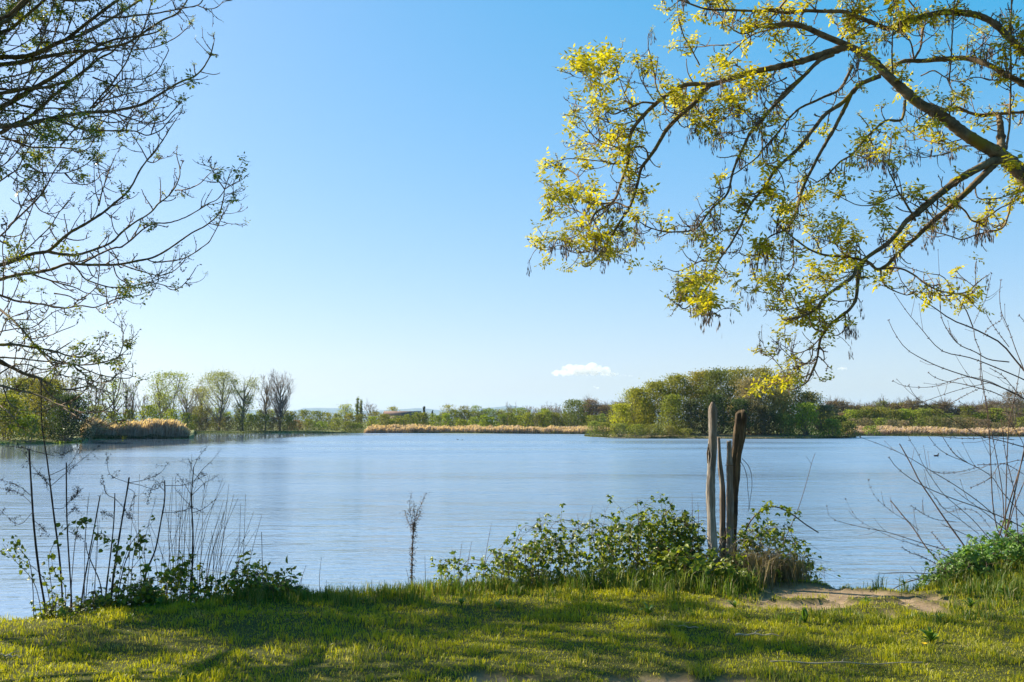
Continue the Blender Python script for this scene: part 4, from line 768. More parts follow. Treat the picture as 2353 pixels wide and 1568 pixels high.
LEFT = parse('''
38 7 | A -120,950 0,930 200,910 380,870 500,850 620,830 800,820 900,800 1040,770 1130,720 1230,660 1330,600 1430,560 1500,490 1550,400 1570,320
16 6 | A 380,880 480,910 560,940 650,962 750,965 980,970 1080,1000 1180,960 1230,900 1290,840
10 5 | A 230,920 320,1000 430,1030 530,1030 620,1025 675,995
42 8 | A -120,830 0,790 100,740 240,650 310,610 400,560 500,490 560,440 700,350 850,290 1000,270 1140,240 1190,210
34 18 | A -120,440 0,420 150,420 300,390 400,330 500,290 600,210 700,130 870,0 1000,-90
28 14 | A 180,425 450,310 560,270 680,220 800,150 900,90 1030,0 1120,-60
15 6 | A 740,120 870,130 1000,110 1130,100 1300,75 1450,40 1490,0 1500,-30
7 4 | A 1450,40 1540,65 1600,50 1640,10
10 5 | A 690,325 850,350 980,360 1100,350 1200,320 1300,270 1360,220
13 6 | A 660,800 720,730 800,640 860,560 920,470 970,360 1050,220 1100,60 1130,-20
11 5 | A 690,795 800,680 900,590 1050,580 1150,530 1210,440 1240,370
10 5 | A 700,760 900,700 1000,680 1150,660 1300,640 1400,600
13 6 | A -80,600 0,580 120,560 250,520 400,480 560,400 640,330
10 5 | A 0,650 150,670 300,640 450,690 600,720 740,730
14 8 | A -80,800 100,820 250,850 400,862
13 7 | A -40,880 80,740 200,590 260,400 330,250 380,100 400,-20
10 6 | A 0,330 60,200 130,60 150,-20
9 6 | A 40,330 150,180 200,-20
9 6 | A -40,230 80,60 100,-20
9 6 | A 380,310 440,150 480,-20
9 6 | A 480,260 540,100 560,-20
8 4 | A 900,590 900,450 930,300 930,200 870,60
11 5 | A 830,830 1000,890 1100,910 1200,890 1260,830 1310,770
8 4 | A 760,840 850,880 940,920
8 4 | A 840,820 920,900 1000,910 1060,870 1090,820 1200,790
7 4 | A 950,790 1010,855 1080,830 1150,780
15 5 | B 60,100 A 160,1568 280,1450 350,1340 390,1270 450,1180 500,1130
11 5 | A -40,1360 60,1290 130,1240 220,1080 280,990 270,760
9 5 | A -40,1270 100,1150 200,1000 280,850
11 4 | A 190,1200 260,1250 330,1270 470,1270 560,1240 650,1190 710,1130 745,1065
7 4 | A 80,1300 140,1340 210,1320 280,1230
8 4 | A 480,1275 540,1340 620,1360 700,1330 760,1270
30 5 | B -80,400 0,380 100,350 230,300 340,280 400,240 500,150 620,80 A 750,1568 850,1490 930,1420 980,1350 1020,1270 1080,1185 1140,1110 1200,1030 1260,930 1300,870
8 4 | A 1085,1180 1030,1080 965,980
8 4 | A 1085,1185 1130,1195 1180,1170
10 4 | A 725,1510 750,1400 790,1290 850,1140
7 3 | A 728,1480 700,1400 690,1210
22 5 | B 340,280 450,300 560,300 700,260 820,210 900,130 1000,60 A 1100,1568 1160,1500 1250,1430 1320,1290 1300,1150
26 5 | B -80,510 0,490 100,460 230,440 380,410 500,370 620,375 850,380 1000,355 1130,325 1250,260 1400,155 1500,100 1600,10 A 1640,1450 1650,1390 1690,1280
8 4 | A 1650,1395 1570,1270 1540,1190
7 4 | A 1655,1390 1700,1360 1760,1330
14 5 | B 600,370 750,290 850,250 900,240 1100,90 1250,70 1400,10 A 1530,1500 1600,1470 1650,1400
9 4 | A 1290,1400 1380,1390 1470,1350 1550,1270
10 4 | B 890,380 1020,420 1150,455 1250,435 1320,390 1360,340
10 4 | B 1130,365 1290,350 1400,310 1500,240 1560,170 1640,0
7 4 | B 1155,450 1165,490 1140,520
13 4 | B 240,450 330,480 450,515 560,550 640,590 740,600
11 4 | B 520,375 560,400 620,480 720,520 820,545 960,550 1020,530 1110,515 1200,530 1270,560 1340,530 1400,460 1440,400
9 4 | B 400,590 500,610 570,640 620,620 700,560 730,500 735,320
18 4 | B -80,580 0,600 120,640 280,660 400,680 500,690 600,675 700,690 780,660 850,630 950,620 1030,600 1080,580
8 4 | B 850,630 880,560 930,510
18 10 | B -60,660 0,710 60,760 150,840 220,920 270,990 330,1050 380,1110
24 4 | B -80,960 0,970 100,965 250,985 400,1010 500,1045 600,1050 700,1020 740,980 770,930
15 4 | B 270,990 400,1080 520,1110 620,1120 720,1110 850,1075 890,1010 905,940 900,850
7 3 | B 855,1075 920,1020 945,985
13 5 | B -60,1050 0,1060 150,1070 300,1090 450,1110 560,1120 650,1160 740,1190 870,1210 960,1210 975,1180
7 3 | B 750,1200 750,1250 830,1220 880,1160
32 7 | B -80,1040 0,1090 80,1130 180,1180 290,1215 330,1240 420,1290 500,1300 570,1290 650,1270
14 5 | B 290,1215 350,1320 480,1400 600,1440 700,1460 800,1430 860,1340 885,1250 890,1160
16 4 | B -80,1260 0,1270 150,1310 300,1350 400,1400 520,1440 620,1470 750,1460 850,1450 910,1400
9 4 | B 470,1430 600,1520 720,1568 800,1560 850,1530 910,1520
10 4 | B 20,1260 60,1380 150,1440 300,1460 400,1420 520,1390 600,1330 680,1250
8 3 | B 650,1270 720,1290 790,1310 850,1340 900,1320
8 4 | B 540,1120 640,1200 720,1250 800,1230
9 4 | B -40,880 100,850 250,830 380,730 440,710
8 4 | B 210,930 350,905 440,870 550,825
9 5 | B 120,330 130,260 180,100 220,0 A 280,1400
9 5 | B 90,350 230,230 310,150 370,90 430,0 A 500,1480
8 4 | B 350,280 430,210 480,200 560,60 600,0
8 4 | B 0,760 80,640 120,560 160,440
8 4 | B 0,900 60,780 200,720 300,660
10 5 | B 0,1180 100,1120 200,1110 300,1150 420,1130 520,1060
9 5 | B -20,1400 80,1480 140,1568
9 5 | B 20,600 30,400 20,250 50,90
7 3 | B 600,1120 680,1090 740,1070
7 3 | B 380,1110 450,1190 560,1210 660,1230
''')
_r = np.random.default_rng(3)
for _w0, _w1, _p in LEFT[::2] + LEFT[1::3]:
    if _w0 < 24 and _p[0, 0] < 260 and _p[:, 1].max() < 560:
        for _q in (0, 1): LEFT.append((_w0 * 1.0, _w1 * .9, _p * [.92 - .12 * _q, 1] + [-60 - 50 * _q + _r.normal() * 25, _r.normal() * 55 - 25 * _q]))
def leaf_cluster_mesh(seed, n=6, L=.085, pairs=3, lw=.014, ll=.032, droop=.5):
    rg = np.random.default_rng(seed); C, D, Nn, LL, WW = [], [], [], [], []; T3 = []
    V3 = []
    for i in range(n):
        a = i * 6.283 / n + rg.normal() * .35; el = rg.uniform(.1, 1.1) * (1 if rg.random() < .8 else -.3); Ln = L * rg.uniform(.6, 1.15)
        h = np.array([math.cos(a), math.sin(a), 0]); prev = np.zeros(3); side = np.array([-math.sin(a), math.cos(a), 0])
        d = h * math.cos(el) + np.array([0, 0, math.sin(el)]); pts = [prev]
        for k in range(pairs + 1):
            d = nrm(d + np.array([0, 0, -droop * .33]) * (k > 0)); pts.append(pts[-1] + d * Ln / (pairs + 1))
        pts = np.array(pts); w = .0011
        for k in range(pairs + 1):
            b0 = len(V3); V3 += [pts[k] + side * w, pts[k] - side * w, pts[k + 1]]; T3.append((b0, b0 + 1, b0 + 2))
        up = np.cross(side, d)
        for k in range(1, pairs + 1):
            for s in (-1, 1):
                dd = nrm(side * s * .9 + (pts[k + 1] - pts[k]) / Ln * 2 * .5 + np.array([0, 0, -.28]) + rg.normal(size=3) * .12); l_ = ll * rg.uniform(.75, 1.15)
                C.append(pts[k] + dd * l_ * .52); D.append(dd); Nn.append(nrm(up + rg.normal(size=3) * .35)); LL.append(l_); WW.append(lw * rg.uniform(.8, 1.2))
        l_ = ll * 1.1; C.append(pts[-1] + d * l_ * .4); D.append(d); Nn.append(nrm(up + rg.normal(size=3) * .2)); LL.append(l_); WW.append(lw)
    V, Q = leaf_quads(np.array(C), np.array(D), np.array(Nn), LL, WW); n0 = len(V)
    return np.vstack([V, V3]), Q, np.array(T3) + n0
def key_bunch_mesh(seed, n=9):
    rg = np.random.default_rng(seed); V, T = [], []
    for i in range(n):
        o_ = np.array([rg.normal() * .012, rg.normal() * .012, -rg.uniform(.015, .075)]); a = rg.uniform(0, 6.28); s = np.array([math.cos(a), math.sin(a), 0]) * .0032; l_ = rg.uniform(.026, .04)
        e = o_ + [rg.normal() * .004, rg.normal() * .004, -l_]; b = len(V)
        V += [np.zeros(3) + s * .15, np.zeros(3) - s * .15, o_, o_ + (e - o_) * .6 + s, o_ + (e - o_) * .6 - s, e]
        T += [(b, b + 1, b + 2), (b + 2, b + 3, b + 4), (b + 4, b + 3, b + 5)]
    return np.array(V), None, np.array(T)
CL = [leaf_cluster_mesh(s, n=4 + s % 3, lw=.0175, ll=.038) for s in range(6)]; BUD = [leaf_cluster_mesh(50 + s, n=4, L=.03, pairs=1, lw=.006, ll=.017, droop=.1) for s in range(3)]
KB = [key_bunch_mesh(s, 7 + s * 2) for s in range(4)]
def grow(paths, seed, D0, spread, dens, tw_len, rootpt=None):
    """paths (px) -> 3D limbs with depth; twigs grown along them. returns limbs, twig arrays, tips"""
    rg = np.random.default_rng(seed); limbs = []; allp = np.zeros((0, 2)); alld = np.zeros(0)
    for w0, w1, P in paths:
        n = max(6, int(np.linalg.norm(np.diff(P, axis=0), axis=1).sum() / 6)); S = spline(P, n)
        wob = np.cumsum(rg.normal(size=(n, 2)), 0) * .35; wob -= np.linspace(0, 1, n)[:, None] * wob[-1]; S = S + wob * min(1, 6 / max(w0, 3))
        d0 = D0 + rg.normal() * .25
        if len(allp):
            q = np.linalg.norm(allp - S[0], axis=1); j = q.argmin()
            if q[j] < 26: d0 = alld[j]
        drift = rg.normal() * spread; t = np.linspace(0, 1, n); Dd = d0 + drift * t + .12 * np.sin(t * 7 + rg.uniform(0, 6)) * t
        P3 = W(S[:, 0], S[:, 1], Dd); rad = (w0 + (w1 - w0) * t ** .8) / FPX * Dd / 2
        rad *= 1 + .13 * np.maximum(0, rg.normal(size=n)); limbs.append((P3, rad, w0)); allp = np.vstack([allp, S]); alld = np.r_[alld, Dd]
    # side twigs
    st, dr, ln, rr = [], [], [], []
    for P3, rad, w0 in limbs:
        T = nrm(np.gradient(P3, axis=0)); L_ = np.r_[0, np.cumsum(np.linalg.norm(np.diff(P3, axis=0), axis=1))]; m_ = int(L_[-1] * dens * rg.uniform(.8, 1.2)) + 1
        for k in range(m_):
            s = rg.uniform(.12, 1) * L_[-1] if k else L_[-1]; i = min(len(L_) - 1, int(np.searchsorted(L_, s)))
            if rad[i] > .03 and rg.random() < .6: continue
            r = nrm(rg.normal(size=3)); side = nrm(np.cross(T[i], r)); d = nrm(T[i] * rg.uniform(.2, 1.0) + side + np.array([0, -.1, .05])) if k else T[i]
            st.append(P3[i]); dr.append(d); ln.append(rg.uniform(*tw_len) * (.6 if k == 0 else 1)); rr.append(min(rad[i] * .75, .0056))
    st, dr, ln, rr = map(np.array, (st, dr, ln, rr)); N = len(st); K = 7
    def curve(st, dr, ln, rr, up):
        N = len(st); P = np.zeros((N, K, 3)); P[:, 0] = st; d = dr.copy(); wob = rdir(N, rg)
        for k in range(1, K):
            d = nrm(d + wob * .16 + np.array([0, 0, 1]) * up * (k / K - .25) + rdir(N, rg) * .13); P[:, k] = P[:, k - 1] + d * (ln / (K - 1))[:, None]
        t = np.linspace(0, 1, K); return P, rr[:, None] * (1 - .45 * t)[None] * (1 + .18 * rg.uniform(-1, 1, (N, K))), d
    P1, R1, D1 = curve(st, dr, ln, rr, .55)
    n2 = int(N * .8); j = rg.integers(0, N, n2); kk = rg.integers(2, K - 1, n2); s2 = P1[j, kk]; t2 = nrm(P1[j, kk] - P1[j, kk - 1]); d2 = nrm(t2 * .6 + rdir(n2, rg) * .8 + [0, 0, .15])
    P2, R2, D2 = curve(s2, d2, ln[j] * rg.uniform(.3, .6, n2), np.maximum(rr[j] * .75, .0026), .6)
    tips = np.vstack([P1[:, -1], P2[:, -1]]); tdir = np.vstack([D1, D2])
    return limbs, np.concatenate([P1, P2]), np.concatenate([R1, R2]), tips, tdir
def fit(root, items, name, meshes, mat, M, pos, sc, limit=300, seed=0):
    """the `limit` pieces that show largest as parts of their own, the rest joined"""
    u, v = proj(pos); vis = (u > -20) & (u < 2373) & (v > -20) & (v < 1588) & (pos[:, 1] > 1); score = np.where(vis, sc / pos[:, 1], -1); order = np.argsort(-score)
    top = order[:min(limit, int(vis.sum()))]; rest = order[len(top):]; rg = np.random.default_rng(seed)
    datas = [mesh_data(name, *m_, mats=[mat]) for m_ in meshes]; l = np.array(root.location)
    for i in top:
        o_ = bpy.data.objects.new(name, datas[rg.integers(len(datas))]); COL.objects.link(o_); o_.parent = root
        mm = np.eye(4); mm[:3, :3] = M[i] * sc[i]; mm[:3, 3] = pos[i] - l; o_.matrix_basis = Matrix(mm)
    if len(rest):
        parts = []; w_ = rg.integers(len(meshes), size=len(rest))
        for k, (V, Q, T) in enumerate(meshes):
            r_ = rest[w_ == k]
            if len(r_): parts.append(scatter(V, Q, T, M[r_], pos[r_], sc[r_]))
        V, Q, T = join(parts); tag(obj(name + '_mass', V, Q, T, mat=mat, parent=root), kind='stuff')
def ash(name, label, root_at, paths, seed, D0, spread, dens, tw_len, leafprob, keyprob, lmat, trunk, extra_limbs, extra_tw, clsc):
    rg = np.random.default_rng(seed + 100); rt = thing(name, label, 'tree', root_at)
    limbs, TP, TR, tips, tdir = grow(paths, seed, D0, spread, dens, tw_len)
    # trunk and the limbs outside the picture
    V, Q = tubes([spline(trunk[0], 16)], [np.interp(np.linspace(0, 1, 16), np.linspace(0, 1, len(trunk[1])), trunk[1])], 14); obj('trunk', V, Q, mat=M_BARK, parent=rt, smooth=True)
    small = []
    tr3 = np.array(spline(trunk[0], 40))
    for P3, rad, w0 in limbs:
        u0, v0 = proj(P3[0])
        if (u0 < 5 or u0 > 2348) and w0 > 6.5:
            # carry the limb on to the trunk
            z = P3[0][2] - .35 * abs(P3[0][0] - root_at[0]) * .6; j = np.abs(tr3[:, 2] - max(1.6, z)).argmin(); q = tr3[j]; mid = (q + P3[0]) / 2 + [0, 0, -.12]
            c = spline([q, mid, P3[0]], 10)[:-1]; rr_ = np.linspace(max(rad[0] * 1.5, .03), rad[0], 9); P3 = np.vstack([c, P3]); rad = np.r_[rr_, rad]
        if w0 * .5 > 3.4: V, Q = tubes([P3], [rad], 9 if w0 > 9 else 6); obj('branch', V, Q, mat=M_BARK, parent=rt, smooth=True)
        else: small.append((P3, rad))
    parts = []
    for P3, rad in small: V, Q = tubes([P3], [rad], 5); obj('branch', V, Q, mat=M_TWIG, parent=rt, smooth=True)
    # unseen crown added outside the picture: limbs, twigs and leaves to throw dappled shade
    eP = []; eR = []
    for (q0, q1, r0, nb) in extra_limbs:
        q0, q1 = np.array(q0, float), np.array(q1, float); c = spline([q0, (q0 + q1) / 2 + rg.normal(size=3) * .3 + [0, 0, .3], q1], 12); V, Q = tubes([c], [np.linspace(r0, .012, 12)], 7); obj('branch', V, Q, mat=M_BARK, parent=rt, smooth=True)
        for k in range(nb):
            i = rg.integers(8 if q1[1] > 9.5 else 2, 12); d = nrm(nrm(c[i] - c[i - 1]) * .6 + rdir(1, rg)[0] + [0, 0, .1]); e = c[i] + d * rg.uniform(.5, 1.3); ue, ve = proj(e)
            if e[1] > .5 and -40 < ue < 2390 and ve > -40: continue
            b_ = spline([c[i], (c[i] + e) / 2 + rg.normal(size=3) * .1, e], 7); eP.append(b_); eR.append(np.linspace(.010, .003, 7))
            tips_ = [b_[-1], b_[4], b_[5], b_[3]] + [b_[rg.integers(3, 7)] + rg.normal(size=3) * .14 for _ in range(extra_tw)]
            tips = np.vstack([tips, tips_]); tdir = np.vstack([tdir, np.repeat([d], len(tips_), 0)])
    allP, allR = [TP], [TR]
    if eP: allP.append(np.array(eP)); allR.append(np.array(eR))
    j = rg.integers(0, len(TP), len(TP) * 5); k_ = rg.integers(1, 7, len(j)); sp0 = TP[j, k_]; sd = nrm(rdir(len(j), rg) + tdir[j] * .5)
    spur = sp0[:, None] + sd[:, None] * np.array([0, .006, .011])[None, :, None] * rg.uniform(.6, 1.5, len(j))[:, None, None]; Vs, Qs = tubes(spur, np.broadcast_to([.0026, .0032, .0016], (len(j), 3)), 4)
    tag(obj('spurs', Vs, Qs, mat=M_TWIG, parent=rt), kind='stuff')
    V, Q = tubes(np.concatenate(allP), np.concatenate(allR), 4); tag(obj('twigs', V, Q, mat=M_TWIG, parent=rt), kind='stuff')
    u, v = proj(tips); inb = (u > -30) & (u < 2383) & (v > -30); off = ~inb
    r_ = rg.uniform(size=len(tips)); lp = leafprob(u, v); hasleaf = (r_ < lp) | off; M = rotmats(nrm(tdir * .6 + [0, 0, .75]), rg)
    pos = tips[hasleaf]; sc = rg.uniform(*clsc, len(pos)); sc[off[hasleaf]] *= 1.9
    fit(rt, None, 'leaf_cluster', CL, lmat, M[hasleaf], pos, sc, 300, seed)
    nb = (~hasleaf) & (rg.uniform(size=len(tips)) < .35); fit(rt, None, 'opening_bud', BUD, lmat, M[nb], tips[nb], rg.uniform(.7, 1.5, nb.sum()), 0, seed)
    if keyprob > 0:
        allk = np.concatenate([TP[:, 3:].reshape(-1, 3)]); u, v = proj(allk); cl = sst(.42, .62, noise2(u, v, .012, seed)); k = (rg.uniform(size=len(allk)) < keyprob * cl * (u < 2400))
        pk = allk[k]; Mk = np.repeat(np.eye(3)[None], len(pk), 0); a = rg.uniform(0, 6.28, len(pk)); Mk[:, 0, 0] = np.cos(a); Mk[:, 0, 1] = -np.sin(a); Mk[:, 1, 0] = np.sin(a); Mk[:, 1, 1] = np.cos(a)
        fit(rt, None, 'seed_bunch', KB, M_KEY, Mk, pk, rg.uniform(1.0, 1.7, len(pk)), 300, seed + 3)
    return rt
# right ash: trunk out of the frame on the right
def lp_right(u, v):
    return np.clip(.16 + .40 * sst(1560, 1300, u) + .36 * sst(.5, .74, noise2(u, v, .022, 5)), .08, .50)
rt_trunk = ([(5.6, 8.3, .9), (5.5, 8.3, 2.4), (5.2, 8.25, 3.8), (4.9, 8.2, 5.2), (4.75, 8.1, 6.6), (5.0, 8.0, 8.5)], [.30, .23, .2, .17, .14, .08])
ash('ash_tree', 'ash tree leaning in from the right, drooping limbs, yellow green leaves, hanging brown seeds', (5.6, 8.3, .95), RIGHT, 5, 8.3, .55, 14.5, (.07, .24), lp_right, .16, M_ASH,
    rt_trunk, [((4.9, 8.2, 5.6), (3.4, 7.4, 8.2), .07, 22), ((4.8, 8.1, 6.4), (2.0, 8.4, 7.6), .06, 22), ((4.9, 8.1, 7), (6.5, 7, 8.5), .05, 14), ((4.75, 8.1, 6.6), (4.2, 9.8, 8.4), .05, 14), ((4.8, 8.1, 6.2), (.9, 8.0, 8.0), .06, 22)], 3, (.9, 1.4))
def lp_left(u, v): return np.clip(.05 + .42 * sst(.60, .78, noise2(u, v, .014, 8)) + .10 * sst(330, 0, u) * sst(500, 100, v), 0, .5)
lt_trunk = ([(-6.6, 7.0, .85), (-6.6, 7.05, 2.2), (-6.45, 7.2, 3.8), (-6.5, 7.3, 5.6), (-6.3, 7.2, 7.5), (-6.4, 7.2, 9.5)], [.36, .28, .25, .2, .15, .07])
ash('ash_tree', 'ash tree leaning in from the left, dense upswept branches with few leaf tufts', (-6.6, 7.0, .9), LEFT, 9, 8.5, .6, 10, (.06, .24), lp_left, 0.0, M_ASH_SHADE,
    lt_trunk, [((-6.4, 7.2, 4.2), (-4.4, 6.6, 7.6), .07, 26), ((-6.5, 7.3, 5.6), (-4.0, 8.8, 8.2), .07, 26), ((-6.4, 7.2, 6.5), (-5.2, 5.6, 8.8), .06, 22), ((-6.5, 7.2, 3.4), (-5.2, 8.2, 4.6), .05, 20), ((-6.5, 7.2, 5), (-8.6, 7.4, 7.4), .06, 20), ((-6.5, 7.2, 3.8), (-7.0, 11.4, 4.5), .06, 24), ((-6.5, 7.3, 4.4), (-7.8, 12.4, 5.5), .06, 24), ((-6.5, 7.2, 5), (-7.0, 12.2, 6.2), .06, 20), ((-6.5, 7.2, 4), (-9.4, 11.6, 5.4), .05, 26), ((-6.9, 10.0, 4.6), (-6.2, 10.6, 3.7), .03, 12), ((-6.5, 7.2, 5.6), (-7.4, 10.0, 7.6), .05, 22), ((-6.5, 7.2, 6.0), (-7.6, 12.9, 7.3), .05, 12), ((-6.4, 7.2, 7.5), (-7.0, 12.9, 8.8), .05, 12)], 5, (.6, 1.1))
# ------------------------------------------------------------------ brambles, dead stalks and leafy shoots on the bank lip
def tri_leaf(seed, n=3, L=.045, w=.032, lob=0):
    """a compound leaf of n broad toothed leaflets, stalk at the origin, lying towards +x, face up +z"""
    rg = np.random.default_rng(seed); V, T = [], []
    for k in range(n):
        a = (k - (n - 1) / 2) * (1.15 if n == 3 else .75) + rg.normal() * .1; l_ = L * (1.1 if k == n // 2 else .9); c, s = math.cos(a), math.sin(a); st = np.array([.018 if n > 1 else .0, 0, 0])
        prof = [(0, .02), (.18, .7), (.38, 1.0), (.6, .86), (.8, .5), (1, 0)]; b = len(V); tw = rg.normal() * .25
        mid, lf, rt = [], [], []
        for x, y in prof:
            y_ = y * w / 2 * rg.uniform(.88, 1.1); z = -.35 * l_ * x * x; mid.append((x * l_, 0, z)); lf.append((x * l_, y_, z + y_ * (.35 + tw))); rt.append((x * l_, -y_, z + y_ * (.35 - tw)))
        P = np.array(mid + lf + rt); P = np.stack([P[:, 0] * c - P[:, 1] * s, P[:, 0] * s + P[:, 1] * c, P[:, 2]], -1) + st; V += list(P); m_ = len(prof)
        for i in range(m_ - 1):
            T += [(b + i, b + i + 1, b + m_ + i + 1), (b + i, b + m_ + i + 1, b + m_ + i), (b + i, b + 2 * m_ + i, b + 2 * m_ + i + 1), (b + i, b + 2 * m_ + i + 1, b + i + 1)]
    return np.array(V), None, np.array(T)
BL = [tri_leaf(s) for s in range(5)]; RL = [tri_leaf(20 + s, 1, .042, .042) for s in range(4)]; LL_ = [tri_leaf(30 + s, 1, .085, .034) for s in range(3)]; PL = [tri_leaf(40 + s, 5, .05, .024) for s in range(4)]
def leafR(n, rg, up=.9):
    """leaf frames: x column = pointing direction, z column = face normal"""
    Nn = nrm(rdir(n, rg) * .75 + [-.15, -.25, up]); r = rdir(n, rg) + [0, -.3, -.1]; X = nrm(r - (r * Nn).sum(1)[:, None] * Nn); return np.stack([X, np.cross(Nn, X), Nn], -1)
def gz(x, y): return float(G(x, y))
def bramble(name, label, cat, sil, D, ncane, nper, seed, meshes=BL, mat=M_BRAM, smat=M_SHOOT, sc=(.6, 1.0), depth=.7, base_shift=0., arch=.35, fill=0, group=None, limit=300, cr=.0035):
    """sil: (u, v) points of the outline top; canes spring from the ground below and arch up to it"""
    rg = np.random.default_rng(seed); sil = np.array(sil, float); u0, u1 = sil[0, 0], sil[-1, 0]; P, Rr = [], []
    for i in range(ncane):
        ue = rg.uniform(u0, u1); ub = ue + rg.normal() * (u1 - u0) * .22 + base_shift; d = D + rg.uniform(-.5, .5) * depth; vt = np.interp(ue, sil[:, 0], sil[:, 1])
        b = W(ub, 1300, d); b[2] = gz(b[0], b[1]) - .02; f = rg.uniform(.35, 1.0) ** .6; tip = W(ue, vt, d + rg.normal() * .15); tip[2] = b[2] + (tip[2] - b[2]) * f
        sgn = 1 if ue > ub else -1; ap = b * .45 + tip * .55; ap[2] = tip[2] + rg.uniform(.0, .12) * arch; end = tip + np.array([sgn * rg.uniform(.04, .28), rg.normal() * .08, -rg.uniform(.02, .2)])
        c = spline([b, b * .6 + ap * .4 + [0, 0, .12], ap, tip, end], 14); P.append(c); Rr.append(np.linspace(cr, cr * .4, 14))
    P = np.array(P); Rr = np.array(Rr); rt = thing(name, label, cat, tuple(P[:, 0].mean(0)), group)
    for k in range(min(len(P), 60)):
        V, Q = tubes(P[k:k + 1], Rr[k:k + 1], 5); obj('cane', V, Q, mat=smat, parent=rt, smooth=True)
    # thin dry side stems
    n = ncane * 8; j = rg.integers(0, len(P), n); k = rg.integers(1, 12, n); s = P[j, k]; d_ = nrm(rdir(n, rg) + [0, 0, .7]); e = s + d_ * rg.uniform(.05, .22, n)[:, None]; t = np.linspace(0, 1, 4)[None, :, None]
    tw = s[:, None] * (1 - t) + e[:, None] * t + np.array([0, 0, -.04]) * t * t; V, Q = tubes(tw, np.broadcast_to([.0016, .0014, .0011, .0007], (n, 4)), 3); tag(obj('twigs', V, Q, mat=smat, parent=rt), kind='stuff')
    n = ncane * nper; j = rg.integers(0, len(P), n); k = rg.uniform(1.5, 13, n); ki = k.astype(int).clip(0, 12); fr = (k - ki)[:, None]; pos = P[j, ki] * (1 - fr) + P[j, np.minimum(ki + 1, 13)] * fr
    hn = n // 2; q = rg.integers(0, len(tw), hn); pos[:hn] = tw[q, rg.integers(1, 4, hn)]; pos = pos + rg.normal(size=(n, 3)) * .015
    if fill:
        u = rg.uniform(u0, u1, fill); vt = np.interp(u, sil[:, 0], sil[:, 1]); dd = D + rg.uniform(-.5, .5, fill) * depth; top = W(u, vt, dd); g_ = G(top[:, 0], top[:, 1]); h_ = np.maximum(top[:, 2] - g_, .02); top[:, 2] = g_ + h_ * rg.uniform(.03, .8, fill); pos = np.vstack([pos, top])
    n = len(pos); fit(rt, None, 'leaf', meshes, mat, leafR(n, rg), pos, rg.uniform(*sc, n), limit, seed); return rt
bramble('bramble_bush', 'low bramble spray at the left end of the thicket on the bank', 'bush', [(1000, 1300), (1030, 1278), (1062, 1268), (1085, 1292), (1115, 1278), (1150, 1255), (1185, 1262)], 10.0, 18, 12, 51, fill=110, group='brambles on the bank')
bramble('bramble_bush', 'sparse arching bramble with light leaves in the middle of the thicket', 'bush', [(1170, 1262), (1185, 1238), (1215, 1215), (1250, 1190), (1272, 1188), (1300, 1208), (1340, 1205), (1380, 1200), (1415, 1200)], 10.2, 40, 15, 52, fill=560, group='brambles on the bank')
bramble('bramble_bush', 'tallest densest bramble mound left of the weathered posts', 'bush', [(1380, 1205), (1410, 1168), (1440, 1146), (1472, 1130), (1500, 1142), (1530, 1160), (1560, 1168), (1590, 1175), (1615, 1210)], 10.65, 48, 18, 53, fill=1700, group='brambles on the bank')
bramble('bramble_bush', 'low leafy undergrowth round the foot of the posts', 'bush', [(1500, 1262), (1550, 1255), (1590, 1268), (1640, 1285), (1690, 1290), (1710, 1300)], 10.05, 26, 10, 54, fill=520, sc=(.8, 1.5), group='brambles on the bank')
bramble('bramble_bush', 'bramble arching out over the water right of the posts', 'bush', [(1690, 1215), (1710, 1180), (1745, 1160), (1785, 1165), (1810, 1205), (1835, 1235), (1862, 1262), (1885, 1292)], 10.7, 30, 14, 55, fill=380, base_shift=-45, group='brambles on the bank')
def Jp(x, y): return ((1400 + x / 1.81) / 1.6319, (1750 + y / 1.81) / 1.6319)
def Hp(x, y): return (x / 1.838 / 1.6319, (1600 + y / 1.838) / 1.6319)
def Gp(x, y): return ((3000 + x / 2.2405) / 1.6319, (1400 + y / 2.2405) / 1.6319)
def K2(x, y): return ((3300 + x / 3.92) / 1.6319, (1900 + y / 3.92) / 1.6319)
def shoot(fn, pts, D, w0, w1, s, n=18, d1=0.0, ground=False):
    """traced stem; w in zoom pixels of scale s"""
    P = np.array([fn(*p) for p in pts]); S = spline(P, n); Dd = np.interp(S[:, 0], D[0], D[1]) if isinstance(D, tuple) else np.full(n, float(D)); Dd = Dd + d1 * np.linspace(0, 1, n)
    P3 = W(S[:, 0], S[:, 1], Dd)
    if ground:
        g_ = gz(P3[0][0], P3[0][1]); off = g_ - .03 - P3[0][2]; P3[:, 2] += off * np.exp(-np.arange(n) / 1.6)
    return P3, np.linspace(w0, w1, n) / s / 1.6319 / FPX * Dd / 2
# bramble long arch right of the posts, vines on the posts and the dead flower stem
c1, r1 = shoot(Ip, [(600, 1180), (660, 1050), (750, 970), (840, 940), (960, 985), (1080, 1075), (1190, 1145)], 10.7, 11, 9, 2.09)
rt = thing('bramble_cane', 'thick bramble cane arching right of the posts, bare tip pointing down over water', 'cane', tuple(c1[0])); V, Q = tubes([c1], [r1], 6); obj('stem', V, Q, mat=M_SHOOT, parent=rt, smooth=True)
rg = np.random.default_rng(77); n = 46; k = rg.integers(4, 13, n); pos = c1[k] + rg.normal(size=(n, 3)) * [.05, .04, .045]; fit(rt, None, 'leaf', BL, M_BRAM, leafR(n, rg), pos, rg.uniform(.7, 1.1, n), 300, 1)
c2, r2 = shoot(Ip, [(840, 1400), (930, 1190), (1030, 960), (1110, 700), (1135, 600), (1165, 520)], 10.9, 7, 3, 2.09)
c3, r3 = shoot(Ip, [(1135, 610), (1110, 570), (1090, 545)], 10.9, 3, 2, 2.09, 6)
